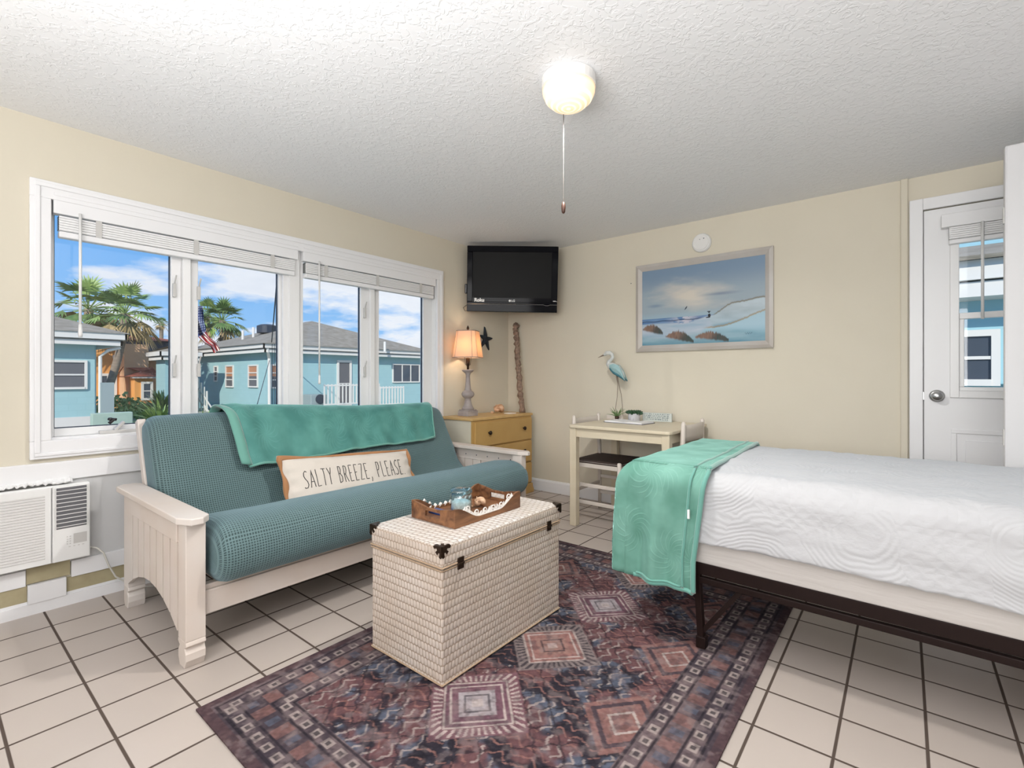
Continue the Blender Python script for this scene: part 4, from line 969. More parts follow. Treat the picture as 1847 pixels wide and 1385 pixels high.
# throw blanket over the futon back
bp = [(.085, .66), (.080, .76), (.085, .835), (.115, .880), (.185, .892), (.255, .877), (.300, .835), (.345, .755), (.395, .655), (.425, .600)]
def poly_at(P, t):
    n = len(P)-1; k = min(int(t*n), n-1); f = t*n-k
    p0, p1, p2, p3 = (Vector(P[min(max(k+j-1, 0), n)]) for j in range(4))
    return .5*((2*p1)+(p2-p0)*f+(2*p0-5*p1+4*p2-p3)*f*f+(3*p1-p0-3*p2+p3)*f**3)
def throw_pt(u, v, y0=-2.705, y1=-1.235, off=0, umax=None):
    tm = .985-.075*v+.012*math.sin(v*9)
    if umax is not None: tm = umax
    p = poly_at(bp, u*tm); y = y0+(y1-y0)*v
    yy = y
    if u > .5: y += (u-.5)*(.10*(1-v)-.10*v)*.9; y += -.16*(u-.5)*v
    z = p.y; x = p.x
    if z > .55: z += (-.030*(y+2.1))*(z-.55)/.33+.008*math.sin(y*4.3)*(z > .7)
    rip = max(0, (u-.35))*.010*(math.sin(y*26+u*5)+.6*math.sin(y*47-u*9)) + .004*noise3(y*9, u*6)
    fold = .020*math.exp(-((v-.04)/.03)**2)
    d = off+rip+fold*min(1, u*2)
    return Vector((x+d*.8, y, z+d*.5))
tl = thing('throw_blanket', 'teal plush throw blanket draped over the back of the futon sofa', 'blanket', (.2, -2.0, .9))
m = MB(); m.grid(lambda u, v: throw_pt(u, v, off=.004), 50, 110, uvf=lambda u, v: (v*1.5, u*.75)); m.build('fleece', 'plush', tl, smooth=True, solid=.012)
m = MB(); m.grid(lambda u, v: throw_pt(.08+u*.88, 0, off=.012) + Vector((.012*math.sin(PI*v)+.006, -.035+.05*v, -.01*v)), 30, 6, uvf=lambda u, v: (v*.1, u*.7)); m.build('folded_edge', 'hem', tl, smooth=True, solid=.010)
m = MB(); m.tube([throw_pt(1, v/60, off=.010) for v in range(61)], .007, 8); m.build('hem', 'hem', tl, smooth=True)
m = MB(); m.tube([throw_pt(u/40, 1, off=.008) for u in range(4, 41)], .006, 8); m.build('hem', 'hem', tl, smooth=True)

# lumbar pillow
pw = thing('lumbar_pillow', 'long cream pillow with rust brown edging lettered SALTY BREEZE, PLEASE.', 'pillow', (.60, -2.13, .46))
PA = Vector((.605, -2.150, .490)); pex = Vector((.045, .995, -.055)).normalized(); pez = Vector((-.50, .02, .86)).normalized(); pez = (pez-pex*pez.dot(pex)).normalized(); pen = pex.cross(pez).normalized()
if pen.x < 0: pen = -pen
HL, HHt = .412, .148
def pil(a, b, sgn, grow=0.0, tk=.062):
    k = max(abs(a), abs(b)); e = (max(0, 1-a*a*a*a)*max(0, 1-b*b*b*b))**.55
    x = a*(HL+grow)*(1-.05*(1-abs(a))*0); z = b*(HHt+grow)*(1-.06*(1-a*a)*abs(b)); x *= (1-.035*(1-b*b))
    wr = .004*noise3(a*7, b*4, 5)+.006*math.exp(-((abs(a)-.93)/.06)**2)*math.sin(b*14)
    return PA+pex*x+pez*z+pen*sgn*(tk*e+wr*(1 if e > .1 else 0)-.0)
m = MB(); m.grid(lambda u, v: pil(u*2-1, v*2-1, 1), 60, 26, uvf=lambda u, v: (u, v*.4)); m.build('front_cover', 'linen', pw, smooth=True)
m = MB(); m.grid(lambda u, v: pil(u*2-1, v*2-1, -1, .010), 60, 26); 
def rim(u):   # piping ring
    t = u*4; s = int(t) % 4; f = t-int(t)
    return [(-1+2*f, -1), (1, -1+2*f), (1-2*f, 1), (-1, 1-2*f)][s]
m.tube([pil(*rim(k/120), -1, .004)+pen*(.002+.006*math.sin(k*.5)) for k in range(121)], [.011+.005*math.sin(k*.37) for k in range(121)], 8); m.build('edging', 'rust', pw, smooth=True)
GL = {'S': [[(.85, .92), (.55, 1), (.2, .88), (.12, .72), (.35, .55), (.7, .4), (.85, .2), (.6, .03), (.15, .02), (.02, .08)]],
 'A': [[(0, 0), (.45, 1), (.9, 0)], [(.2, .33), (.74, .33)]], 'L': [[(.1, 1), (.1, 0), (.8, .03)]], 'T': [[(0, 1), (.9, .98)], [(.45, 1), (.45, 0)]],
 'Y': [[(0, 1), (.42, .55), (.85, 1)], [(.42, .55), (.42, 0)]], 'B': [[(.1, 0), (.1, 1), (.5, .97), (.65, .78), (.45, .56), (.1, .52)], [(.45, .56), (.8, .35), (.7, .08), (.1, 0)]],
 'R': [[(.1, 0), (.1, 1), (.6, .95), (.7, .72), (.5, .52), (.1, .48)], [(.35, .5), (.85, 0)]], 'E': [[(.8, .98), (.1, 1), (.1, 0), (.8, .02)], [(.1, .5), (.6, .52)]],
 'Z': [[(.05, .98), (.8, 1), (.05, 0), (.85, .02)]], 'P': [[(.1, 0), (.1, 1), (.6, .95), (.72, .7), (.5, .48), (.1, .45)]], ',': [[(.25, .08), (.3, -.02), (.12, -.2)]], '.': [[(.12, 0), (.14, .03)]]}
m = MB(); txt = 'SALTY BREEZE, PLEASE.'; adv = {',': .026, '.': .02, ' ': .034}; cwid = .031; tot = sum(adv.get(c, cwid+.010) for c in txt)
xx = -.335; scl = .675/tot
for c in txt:
    a_ = adv.get(c, cwid+.010)*scl
    if c in GL:
        for st in GL[c]:
            P = []
            for k in range(len(st)-1):
                for q in range(4): f = q/4; P.append((st[k][0]*(1-f)+st[k+1][0]*f, st[k][1]*(1-f)+st[k+1][1]*f))
            P.append(st[-1]); W_ = []
            for gx, gz in P:
                X_ = xx+gx*cwid*scl; Z_ = -.036+gz*.098+.012*(xx/.4)
                W_.append(pil(X_/HL, Z_/HHt, 1)+pen*.0012)
            m.tube(W_, .0019, 5)
    xx += a_
m.build('stitched_lettering', 'stripeK', pw)

# ------------------------------------------------------------ rug
def rug_col(U, V):
    # metres in rug space
    X = U*RW; Y = V*RL; W_, L_ = RW, RL
    base = np.ones(U.shape+(3,))
    d = np.minimum(np.minimum(X, W_-X), np.minimum(Y, L_-Y))
    nz_ = fbm(X*14, Y*14, 1); nf = vnoise(X*110, Y*110, 4); nb = fbm(X*2.3, Y*2.3, 8)
    ink = C(46, 42, 52); mar = C(105, 62, 62); cream = C(178, 158, 142); blue = C(72, 84, 104); rust = C(140, 84, 66)
    # field: angular small motifs
    wx = X+.004*np.sin(Y*150); wy = Y+.004*np.sin(X*140)
    tri = np.abs(((wx*9) % 1)-.5)+np.abs(((wy*9) % 1)-.5); zx = np.abs(((X*13) % 1)-.5)*.05; zy = np.abs(((Y*13) % 1)-.5)*.05; tr2 = np.abs((((wx+zy)*24) % 1)-.5); tr3 = np.abs((((wy+zx)*26) % 1)-.5)
    f = lerp(base*ink, blue, ss(.45, .6, nz_)); f = lerp(f, mar, ss(.52, .62, fbm(X*8, Y*8, 22))); f = lerp(f, cream*.75, ((tr2 < .11) & (nz_ > .5)).astype(float)*.75); f = lerp(f, rust, ((tr3 < .10) & (nz_ < .47)).astype(float)*.8)
    f = lerp(f, ink*.7, ((tri > .46) & (tri < .54)).astype(float)*.7)
    # medallions down the middle
    cx_ = W_*.5
    for k in range(-1, 6):
        cy_ = MEDY+(k*.44)
        r = np.abs(X-cx_)/.205+np.abs(Y-cy_)/.205
        sp_ = np.abs(((np.arctan2(Y-cy_, X-cx_)/(2*PI)*44) % 1)-.5)
        alt = k % 2 == 0
        f = lerp(f, (C(120, 104, 98) if alt else C(118, 70, 78)), ss(1.06, 1.02, r)*1.0)
        f = lerp(f, (ink if alt else cream), ((r < 1.0) & (r > .78) & (sp_ < .22)).astype(float)*.8)
        f = lerp(f, cream*.85, ((r < .76) & (r > .71)).astype(float)); f = lerp(f, (C(150, 92, 76) if alt else C(112, 66, 80)), (r <= .71).astype(float))
        f = lerp(f, cream, ((r < .62) & (r > .57)).astype(float)*.9); f = lerp(f, (C(150, 100, 82) if alt else C(150, 140, 140)), (r < .42).astype(float)); f = lerp(f, ink, ((r < .30) & (r > .25)).astype(float)*.7); f = lerp(f, cream, (r < .13).astype(float)*.6)
    for k in range(-1, 6):
        for sx_ in (.27, W_-.27):
            cy_ = MEDY+.22+k*.44; r = np.abs(X-sx_)/.15+np.abs(Y-cy_)/.17; f = lerp(f, C(140, 86, 70), ss(1.0, .96, r)*.85); f = lerp(f, C(66, 56, 66), ((r < .8) & (r > .66)).astype(float)*.9); f = lerp(f, cream*.8, ((r < .4) & (r > .32)).astype(float))
    # borders
    bd = lerp(base*C(70, 58, 66), C(104, 84, 84), ss(.42, .6, nz_))
    al = np.where((np.minimum(X, W_-X) < np.minimum(Y, L_-Y)), Y, X)
    sq = np.abs(((al*16) % 1)-.5)
    bd = lerp(bd, cream*.8, ((sq < .28) & (((d > .055) & (d < .085)) | ((d > .175) & (d < .205)))).astype(float)*.75)
    bd = lerp(bd, ink*.8, ((sq < .14) & (((d > .062) & (d < .078)) | ((d > .182) & (d < .198)))).astype(float)*.8)
    bd = lerp(bd, rust, ((np.abs(((al*8) % 1)-.5) < .2) & (d > .10) & (d < .16)).astype(float)*.6); bd = lerp(bd, blue, ((np.abs(((al*8+.5) % 1)-.5) < .12) & (d > .11) & (d < .15)).astype(float)*.7)
    for e in (.045, .095, .165, .215): bd = lerp(bd, ink*.7, (np.abs(d-e) < .004).astype(float)*.8)
    bd = lerp(bd, C(84, 56, 58), (d < .03).astype(float)*.8)
    col = np.where((d < .222)[..., None], bd, f)
    col = col*(.80+.40*nf[..., None])*(.85+.35*nb[..., None]); 
    col = lerp(col, C(140, 118, 112), ss(.50, .72, fbm(X*34, Y*34, 31))*.38); col = lerp(col, C(58, 48, 58), ss(.52, .70, fbm(X*42, Y*42, 51))*.40)
    g_ = col.mean(axis=2, keepdims=True); col = col*.55+g_*.45*np.array([1.02, .94, 1.04])  # muted toward purplish grey, putting the bluish light into the pile colour
    return np.clip(col*1.02, 0, 1)
RX0, RX1, RY0, RY1 = 1.318, 2.695, -3.20, -1.105; RW = RX1-RX0; RL = RY1-RY0; MEDY = (-2.168-RY0)
o = attr_plane('area_rug', 360, 560, lambda u, v: (RX0+RW*u, RY0+RL*v, .007), rug_col, 'rug', origin=(2.0, -2.15, 0)); tag(o, 'faded red and blue oriental rug under the wicker trunk', 'rug')
m = MB(); m.box((RX0-.004, RY0-.004, .0005), (RX1+.004, RY1+.004, .0062)); m.build('rug_backing', 'brown', o) if False else None
md = o.modifiers.new('solid', 'SOLIDIFY'); md.thickness = .006; md.offset = -1

# ------------------------------------------------------------ trunk and its things
tkx0, tkx1, tky0, tky1, tkz, seam = 1.458, 1.862, -2.630, -1.900, .495, .415
tk = thing('wicker_trunk', 'white woven wicker trunk used as a coffee table on the rug', 'trunk', ((tkx0+tkx1)/2, (tky0+tky1)/2, 0))
RZ = .008
m = MB(); m.box((tkx0, tky0, RZ+.004), (tkx1, tky1, seam-.002)); m.build('body', 'weave', tk, bevel=.006)
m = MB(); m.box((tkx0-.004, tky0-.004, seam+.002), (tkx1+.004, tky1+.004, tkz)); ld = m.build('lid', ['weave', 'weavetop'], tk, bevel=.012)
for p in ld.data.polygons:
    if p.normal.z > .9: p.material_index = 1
m = MB()
m = None
for zz in (seam+.005, seam-.006, .016):
    m = MB()
    g = .003 if zz > seam else .001
    P = [(tkx0-g, tky0-g, zz), (tkx1+g, tky0-g, zz), (tkx1+g, tky1+g, zz), (tkx0-g, tky1+g, zz), (tkx0-g, tky0-g, zz)]
    for a, b in zip(P, P[1:]): m.tube([a, b], .003, 6)
    m.build('braided_edge', 'peach', tk)
for cx_, cy_, sx, sy in ((tkx0-.004, tky0-.004, 1, 1), (tkx1+.004, tky0-.004, -1, 1), (tkx1+.004, tky1+.004, -1, -1), (tkx0-.004, tky1+.004, 1, -1)):
    m = MB(); c = Vector((cx_, cy_, tkz)); e = .002
    def petal(o, ax, ay, r, n=9):   # scalloped plate in plane spanned by ax, ay from the corner
        shp = [(0, 0), (1.0, 0), (1.15, .12), (1.05, .34), (.66, .26), (.60, .42), (.86, .62), (.62, .86), (.42, .60), (.26, .66), (.34, 1.05), (.12, 1.15), (0, 1.0)]
        nn = ax.cross(ay).normalized(); 
        vs = [o+ax*p*r+ay*q*r for p, q in shp]; vs2 = [v+nn*.0025 for v in vs]; k = len(vs)
        m.add(vs+vs2, [tuple(range(k)), tuple(range(2*k-1, k-1, -1))]+[(i, (i+1) % k, k+(i+1) % k, k+i) for i in range(k)])
    X_, Y_, Z_ = Vector((sx, 0, 0)), Vector((0, sy, 0)), Vector((0, 0, -1))
    petal(c+Vector((-sx*.0, 0, .0)), X_, Y_, .036); petal(c-Y_*.001, X_, Z_, .036); petal(c-X_*.001, Y_, Z_, .036)
    m.v = [v-X_*.0012-Y_*.0012+Vector((0, 0, .0012)) for v in m.v]
    m.lathe([(.006, 0), (.004, .003), (.0005, .004)], c+X_*.012+Y_*.012, 8); m.build('corner_bracket', 'brown', tk)
for yy in (tky0+.085, tky1-.09):
    m = MB(); x = tkx1+.003; m.box((x, yy-.015, seam-.020), (x+.005, yy+.015, seam+.022)); m.box((x+.004, yy-.015, seam-.003), (x+.009, yy+.015, seam+.004)); m.build('latch', 'brown', tk, bevel=.0015)

tr = thing('wooden_tray', 'brown carved wooden tray with cut out handles on the wicker trunk', 'tray', (1.63, -2.26, tkz))
ax0, ax1, ay0, ay1 = 1.503, 1.760, -2.468, -2.062; T0 = tkz+.001
m = MB(); m.box((ax0+.0102, ay0+.0102, T0), (ax1-.0102, ay1-.0102, T0+.008)); m.build('base', 'tray', tr)
def end_wall(y0, y1):
    m = MB(); h1, h2 = .066, .045   # top dips to the middle, handle slot below
    x = [ax0+.0102, ax0+.05, ax0+.085, ax0+.095, ax1-.095, ax1-.085, ax1-.05, ax1-.0102]; tp = [h1, h1, h2+.012, h2+.010, h2+.010, h2+.012, h1, h1]
    tp = [.070, .064, .058, .055, .055, .058, .064, .070]
    for i in range(7):
        if 3 <= i <= 3: segs = [(0, .022), (.044, None)]
        elif i in (2, 4): segs = [(0, .022), (.044, None)]
        else: segs = [(0, None)]
        for a, b in segs:
            if b is None: m.prism([(x[i], T0+a), (x[i+1], T0+a), (x[i+1], T0+tp[i+1]), (x[i], T0+tp[i])], 'y', y0, y1)
            else: m.prism([(x[i], T0+a), (x[i+1], T0+a), (x[i+1], T0+b), (x[i], T0+b)], 'y', y0, y1)
    m.build('end_wall', 'tray', tr)
end_wall(ay0, ay0+.010); end_wall(ay1-.010, ay1)
def side_prof(t):   # scooped side wall height
    e = abs(2*t-1); return .020+.052*ss_(.30, .95, e)
def ss_(a, b, x): t = min(1, max(0, (x-a)/(b-a))); return t*t*(3-2*t)
for x0, x1 in ((ax0, ax0+.010), (ax1-.010, ax1)):
    pr_ = [(ay0+(ay1-ay0)*k/24, T0+side_prof(k/24)) for k in range(25)]; m = MB(); m.prism([(ay0, T0)]+[(ay1, T0)]+pr_[::-1], 'x', x0, x1); m.build('side_wall', 'tray', tr)
    # pale carved scrollwork along the inside of the low wall
    m = MB(); xi = x1+.001 if x0 < 1.6 else x0-.001; xo = (x0+x1)/2; rr_ = random.Random(6)
    for k in range(30):
        y = ay0+.055+k*.0102; zc = T0+side_prof((y-ay0)/(ay1-ay0)); 
        if x0 < 1.6:
            if k % 3 == 0: m.tube([(xi, y, T0+.014), (xi+.001, y+.006, T0+.024), (xi, y+.014, T0+.030)], [.001, .005, .001], 6)
            if k % 3 == 1: m.tube([(xo, y-.010, zc), (xo, y, zc+.007), (xo, y+.010, zc)], [.002, .006, .002], 6)
        else:
            hgt = .016+.012*math.exp(-((k-17)/6)**2)
            if k % 5 == 2: m.tube([(xo-.001, y+.012*math.cos(a_*PI/5), zc+.013+.012*math.sin(a_*PI/5)) for a_ in range(11)], .0026, 6); m.lathe([(.004, -.004), (.004, .004)], (xo, y, zc+.011), 8)
            else: m.tube([(xo, y-.006, zc-.002), (xo, y+.002, zc+hgt*.5), (xo, y+rr_.uniform(-.01, .01), zc+hgt)], [.003, .0035, .0012], 6)
    if x0 > 1.6: m.tube([(xo, ay0+.05+(ay1-ay0-.10)*q/20, T0+side_prof((.05+(ay1-ay0-.10)*q/20)/(ay1-ay0))+.001) for q in range(21)], .0045, 6)
    m.build('carving', 'carve', tr)

jr = thing('glass_jar', 'pale blue glass jar with a flat lid standing in the wooden tray', 'jar', (1.625, -2.300, T0+.008))
jx, jy, jz = 1.640, -2.315, T0+.009
m = MB(); m.lathe([(.040, 0), (.046, .004), (.047, .070), (.043, .080), (.040, .084), (.038, .082), (.043, .068), (.043, .006), (.001, .005)], (jx, jy, jz), 30); m.build('jar_body', 'jarglass', jr, smooth=True)
m = MB(); m.lathe([(.001, .010), (.041, .010), (.041, .050), (.026, .056), (.001, .058)], (jx, jy, jz-.002), 20); m.build('pale_filling', 'sand', jr, smooth=True)
m = MB(); m.lathe([(.041, .084), (.047, .086), (.048, .094), (.044, .102), (.022, .106), (.001, .107)], (jx, jy, jz), 30); m.build('lid', 'lidglass', jr, smooth=True)
m = MB(); m.box((1.53, -2.40, T0+.008), (1.62, -2.352, T0+.020)); o = m.build('blue_booklet', 'blue', origin=(1.575, -2.38, T0+.008), bevel=.002); tag(o, 'flat dark blue booklet lying in the wooden tray left of the glass jar', 'booklet')
m = MB(); shell(m, (1.635, -2.200, T0+.008), .030, 2); zmin = min(v.z for v in m.v); m.v = [v-Vector((0, 0, zmin-T0-.0085)) for v in m.v]
o = m.build('seashell', 'shellm', origin=(1.635, -2.215, T0+.008), smooth=True); tag(o, 'orange and white seashell in the wooden tray behind the glass jar', 'shell')

# ------------------------------------------------------------ bed
BX0, BX1, BY0, BY1 = 2.15, 4.15, -1.815, -.835; BT = .700
bd = thing('folding_bed_frame', 'dark steel folding bed frame under the white mattress', 'bed frame', (3.1, -1.3, 0))
def yn(x): return -1.800-.022*(x-2.45)
m = MB()
m.beam((BX0+.05, yn(2.2)-.008, .321), (BX1, yn(BX1)-.008, .321), .012, .048)
for y in (BY1+.03,): m.beam((BX0+.05, y, .330), (BX1, y, .330), .012, .045)
for x in (BX0+.06, BX1-.02): m.beam((x, yn(x), .321), (x, BY1+.03, .321), .03, .04)
m.build('side_rail', 'frame_blk', bd, bevel=.003)
m = MB(); m.beam((2.44, yn(2.44), .275), (BX1, yn(BX1), .275), .022, .025); m.build('lower_rail', 'frame_blk', bd, bevel=.003)
m = MB(); m.beam((2.44, BY1+.04, .275), (BX1, BY1+.04, .275), .022, .025); m.build('lower_rail', 'frame_blk', bd, bevel=.003)
m = MB()
for k in range(9): x = 2.25+k*.2; m.beam((x, yn(x)+.03, .336), (x, BY1, .336), .022, .006)
m.build('mesh_slats', 'frame_blk', bd)
for y, nm in ((-1.80, 'n'), (BY1+.05, 'f')):
    m = MB(); m.beam((2.452, y, .36), (2.475, y-.004, .009 if y < -1.5 else .0), .022, .026); lg = m.build('leg', 'frame_blk', bd, bevel=.002)
    m = MB(); m.box((2.455, y-.022, .008 if y < -1.5 else 0), (2.493, y+.014, .055)); m.build('foot', 'frame_blk', lg, bevel=.004)
    m = MB(); m.beam((2.480, y, .075), (2.62, y+.01, .27), .018, .018, up=(0, 1, 0)); m.build('brace', 'frame_blk', lg)
    m = MB(); m.box((3.95, y-.012, 0), (3.975, y+.012, .33)); m.build('leg', 'frame_blk', bd, bevel=.002)

def rounded_profile(y0, y1, z0, z1, r):
    P = [(y0, z0)]
    for k in range(7): a = PI-k*PI/12; P.append((y0+r+r*math.cos(a), z1-r+r*math.sin(a)))
    for k in range(7): a = PI/2-k*PI/12; P.append((y1-r+r*math.cos(a), z1-r+r*math.sin(a)))
    P.append((y1, z0)); return P
mt = MB(); MZ0 = .3445
NS = 12
for i_ in range(NS+1):
    x_ = BX0+(BX1-BX0)*i_/NS; ya_ = yn(x_)-.017; R0 = .095; zt_ = BT-.018
    ring_ = [(ya_, MZ0), (ya_, .43), (ya_+.012, .47), (ya_+.014, zt_-R0)]+[(ya_+.014+R0-R0*math.cos(k*PI/12), zt_-R0+R0*math.sin(k*PI/12)) for k in range(1, 7)]+[(BY1-.014-R0+R0*math.sin(k*PI/12), zt_-R0+R0*math.cos(k*PI/12)) for k in range(0, 7)]+[(BY1, MZ0)]
    mt.v += [Vector((x_, p, q)) for p, q in ring_]; nr = len(ring_)
    if i_: mt.f += [((i_-1)*nr+k, (i_-1)*nr+(k+1) % nr, i_*nr+(k+1) % nr, i_*nr+k) for k in range(nr)]; mt.mi += [0]*nr
mt.f += [tuple(range(nr)), tuple(range(NS*nr, NS*nr+nr))]; mt.mi += [0, 0]
o = mt.build('mattress', 'sheet', origin=(3.1, -1.3, MZ0), bevel=.006); tag(o, 'mattress in a cream sheet lying on the dark bed frame', 'mattress')

# quilt: near hem, top, far drape
def arc_profile(zn, zf, n=60, y0=BY0-.012, y1=BY1+.012, zt=BT, r=.075):
    P = [Vector((0, y0-.004, zn))]
    for k in range(1, 8): P.append(Vector((0, y0-.004+.004*k/8, zn+(zt-r-zn)*k/8)))
    for k in range(9): a = PI-k*PI/16; P.append(Vector((0, y0+r+r*math.cos(a), zt-r+r*math.sin(a))))
    for k in range(1, 12): P.append(Vector((0, y0+r+(y1-y0-2*r)*k/12, zt+.010*math.sin(PI*k/12))))
    for k in range(9): a = PI/2-k*PI/16; P.append(Vector((0, y1-r+r*math.cos(a), zt-r+r*math.sin(a))))
    for k in range(1, 5): P.append(Vector((0, y1, zt-r+(zf-zt+r)*k/4)))
    return P
QX0, QX1 = 2.40, 4.12
def quilt_pt(u, v):
    x = QX0+(QX1-QX0)*u
    zn = .434+.008*math.sin(x*5)+(-.0)*x
    P = arc_profile(zn, .48); n = len(P)-1; k = min(int(v*n), n-1); f = v*n-k; p = P[k].lerp(P[k+1], f)
    side = max(0, 1-v*3.6)
    y = p.y+(-.020*(x-2.45))*side*1.0; z = p.z
    y -= side*(.010*noise3(x*5, v*14, 1)+.010)*min(1, (1-v*3)*3 if v < .33 else 0)
    z += .007*noise3(x*6, y*9, 2)+.004*noise3(x*24, y*22, 5)
    # slack fold that bulges near the head of the bed
    g = math.exp(-((x-3.42)/.28)**2)*side; y -= g*.012*(1+math.sin(v*34+x*9))*.5; z += 0
    return Vector((x, y, z))
QP = arc_profile(.408, .48); QL = [0]
for a, b in zip(QP, QP[1:]): QL.append(QL[-1]+(b-a).length)
def qlen(v): n = len(QL)-1; k = min(int(v*n), n-1); return QL[k]+(QL[k+1]-QL[k])*(v*n-k)
m = MB(); m.grid(quilt_pt, 200, 130, uvf=lambda u, v: (u*(QX1-QX0), qlen(v))); o = m.build('quilt', 'quilt', origin=(3.1, -1.3, BT), smooth=True, solid=.010); tag(o, 'white quilt with embossed floral stitching covering the bed', 'quilt')

# mint throw over the foot of the bed
FX = 2.135
def bl_pt(u, v, x1t=2.50, off=.018, ztop=BT+.012):
    # u: 0 hanging at the foot end -> 1 right edge ; v: 0 near hem -> 1 far side
    y0, y1, r = BY0-.042, BY1+.02, .08
    zn = .243-.0*u; s_f = .30           # foot drop
    Lx = s_f+(x1t-FX); sx_ = u*Lx; du = max(0, s_f-sx_); x = FX+max(0, sx_-s_f)
    Hn = ztop-zn; Ly = Hn+(y1-y0)+.16; sy_ = v*Ly; dv = max(0, Hn-sy_); yy = y0+min(max(0, sy_-Hn), y1-y0); df = max(0, sy_-Hn-(y1-y0))
    dvv = max(dv, df)
    # rounded shoulders
    def sh(d, a):   # d drop, a distance inside the edge
        if d > r*.57: return d-r*.57+r, 0
        q = (r*.57-d+min(a, r*.57))/(r*1.14)*PI/2 if a < r*.57 or d > 0 else PI/2
        return r*(1-math.sin(q)), r*(1-math.cos(q))
    zx, ox = sh(du, x-FX) if du > 0 or x-FX < r*.57 else (0, None)
    ay = min(yy-y0, y1-yy)
    zy, oy = sh(dvv, ay) if dvv > 0 or ay < r*.57 else (0, None)
    X = FX+ox if ox is not None else x
    Y = yy if oy is None else (y0+oy if yy < (y0+y1)/2 else y1-oy)
    z = ztop-(zx**2.4+zy**2.4)**(1/2.4)
    z = max(z, zn)
    low = min(1, max(0, (ztop-z)/.35))
    X -= low*.020*max(0, min(1, (2.3-x)/.165)); 
    Y -= low*(.014*math.sin(x*30+1)+.010*math.sin(x*55))*(dv > 0)
    # right edge line is slightly nearer the foot at the hem
    if u > .5: X -= (u-.5)*2*(.045*low*(dv > 0)+.03*min(1, max(0, (yy-y0)/.98)))
    if dv > 0: z -= low*.020*(u-.45)*1.0
    w_ = .004*noise3(X*12, Y*9, z*9)
    return Vector((X, Y-w_-off*.0, z+w_+off*.2))
bt = thing('bed_throw', 'mint green plush throw blanket hanging over the foot of the bed', 'blanket', (2.35, -1.5, BT))
m = MB(); m.grid(lambda u, v: bl_pt(u, v), 90, 150, uvf=lambda u, v: (u*.65, v*1.6)); m.build('fleece', 'plush2', bt, smooth=True, solid=.012)
m = MB(); m.tube([bl_pt(1, v/120)+Vector((.004, -.004, .002)) for v in range(0, 112)], .010, 8); m.build('hem', 'hem', bt, smooth=True)
m = MB(); m.tube([bl_pt(.93, v/120)+Vector((0, -.008, .006)) for v in range(0, 112)], .006, 8); m.build('hem', 'hem', bt, smooth=True)
m = MB(); m.tube([bl_pt(u/50, 0)+Vector((0, -.004, 0)) for u in range(29, 51)], .010, 8); m.build('hem', 'hem', bt, smooth=True)
m = MB(); m.tube([bl_pt(u/50, .012)+Vector((.0, -.012, .012)) for u in range(30, 47)], .005, 8); m.build('hem', 'hem', bt, smooth=True)
q = bl_pt(.93, .20); m = MB(); m.box((q.x+.008, q.y-.030, q.z-.012), (q.x+.016, q.y-.022, q.z+.022)); m.build('care_label', 'paper', bt)

# ------------------------------------------------------------ outdoors
GZ = -.72
m = MB(); m.box((-120, -90, GZ-.2), (-.6, 140, GZ)); m.box((-.6, .6, GZ-.2), (60, 140, GZ)); struct(m.build('ground', 'ground'), 'pale sandy ground between the houses', 'ground')
def hip_roof(m, x0, x1, y0, y1, z, h, along, oh=0):
    if along == 'x':
        r = (y1-y0)/2; ym = (y0+y1)/2; vs = [(x0, y0, z), (x1, y0, z), (x1, y1, z), (x0, y1, z), (x0+r, ym, z+h), (x1-r, ym, z+h)]
        fs = [(0, 1, 5, 4), (1, 2, 5), (2, 3, 4, 5), (3, 0, 4), (0, 3, 2, 1)]
    else:
        r = (x1-x0)/2; xm = (x0+x1)/2; vs = [(x0, y0, z), (x1, y0, z), (x1, y1, z), (x0, y1, z), (xm, y0+r, z+h), (xm, y1-r, z+h)]
        fs = [(0, 1, 4), (1, 2, 5, 4), (2, 3, 5), (3, 0, 4, 5), (0, 3, 2, 1)]
    m.add(vs, fs)
def eaves(parent, x0, x1, y0, y1, z, name='fascia'):
    m = MB(); 
    for (o_, h0, h1) in ((0, .0, .20), (-.10, -.20, -.03)):
        a0, a1, b0, b1 = x0-o_, x1+o_, y0-o_, y1+o_
        m.box((a0, b0, z+h0), (a1, b0+.06, z+h1)); m.box((a0, b1-.06, z+h0), (a1, b1, z+h1)); m.box((a1-.06, b0, z+h0), (a1, b1, z+h1)); m.box((a0, b0, z+h0), (a0+.06, b1, z+h1))
    m.box((x0+.1, y0+.1, z-.05), (x1-.1, y1-.1, z-.02)); return m.build(name, 'fascia', parent)
def wall_win(parent, axis, pos, a0, a1, z0, z1, cols=1, rows=2, sgn=1, glass='wingrey', top=None, fw=.07):
    """framed window on a wall plane; axis is the wall normal"""
    def bx(m, p, q, r, t, d0, d1):
        if axis == 'x': m.box((pos+sgn*d0, p, r), (pos+sgn*d1, q, t))
        else: m.box((p, pos+sgn*d0, r), (q, pos+sgn*d1, t))
    m = MB(); bx(m, a0-fw, a0, z0-fw, z1+fw, 0, .06); bx(m, a1, a1+fw, z0-fw, z1+fw, 0, .06); bx(m, a0, a1, z1, z1+fw, 0, .06); bx(m, a0, a1, z0-fw, z0, 0, .08)
    for k in range(1, cols): c = a0+(a1-a0)*k/cols; bx(m, c-.03, c+.03, z0, z1, 0, .05)
    for k in range(1, rows): c = z0+(z1-z0)*k/rows; bx(m, a0, a1, c-.025, c+.025, 0, .05)
    f = m.build('window', 'fascia', parent); m = MB()
    if top: zm = z0+(z1-z0)*.5; bx(m, a0, a1, z0, zm, .0, .02); m.build('pane', glass, f); m = MB(); bx(m, a0, a1, zm, z1, .0, .02); m.build('pane', top, f)
    else: bx(m, a0, a1, z0, z1, .0, .02); m.build('pane', glass, f)
    return f
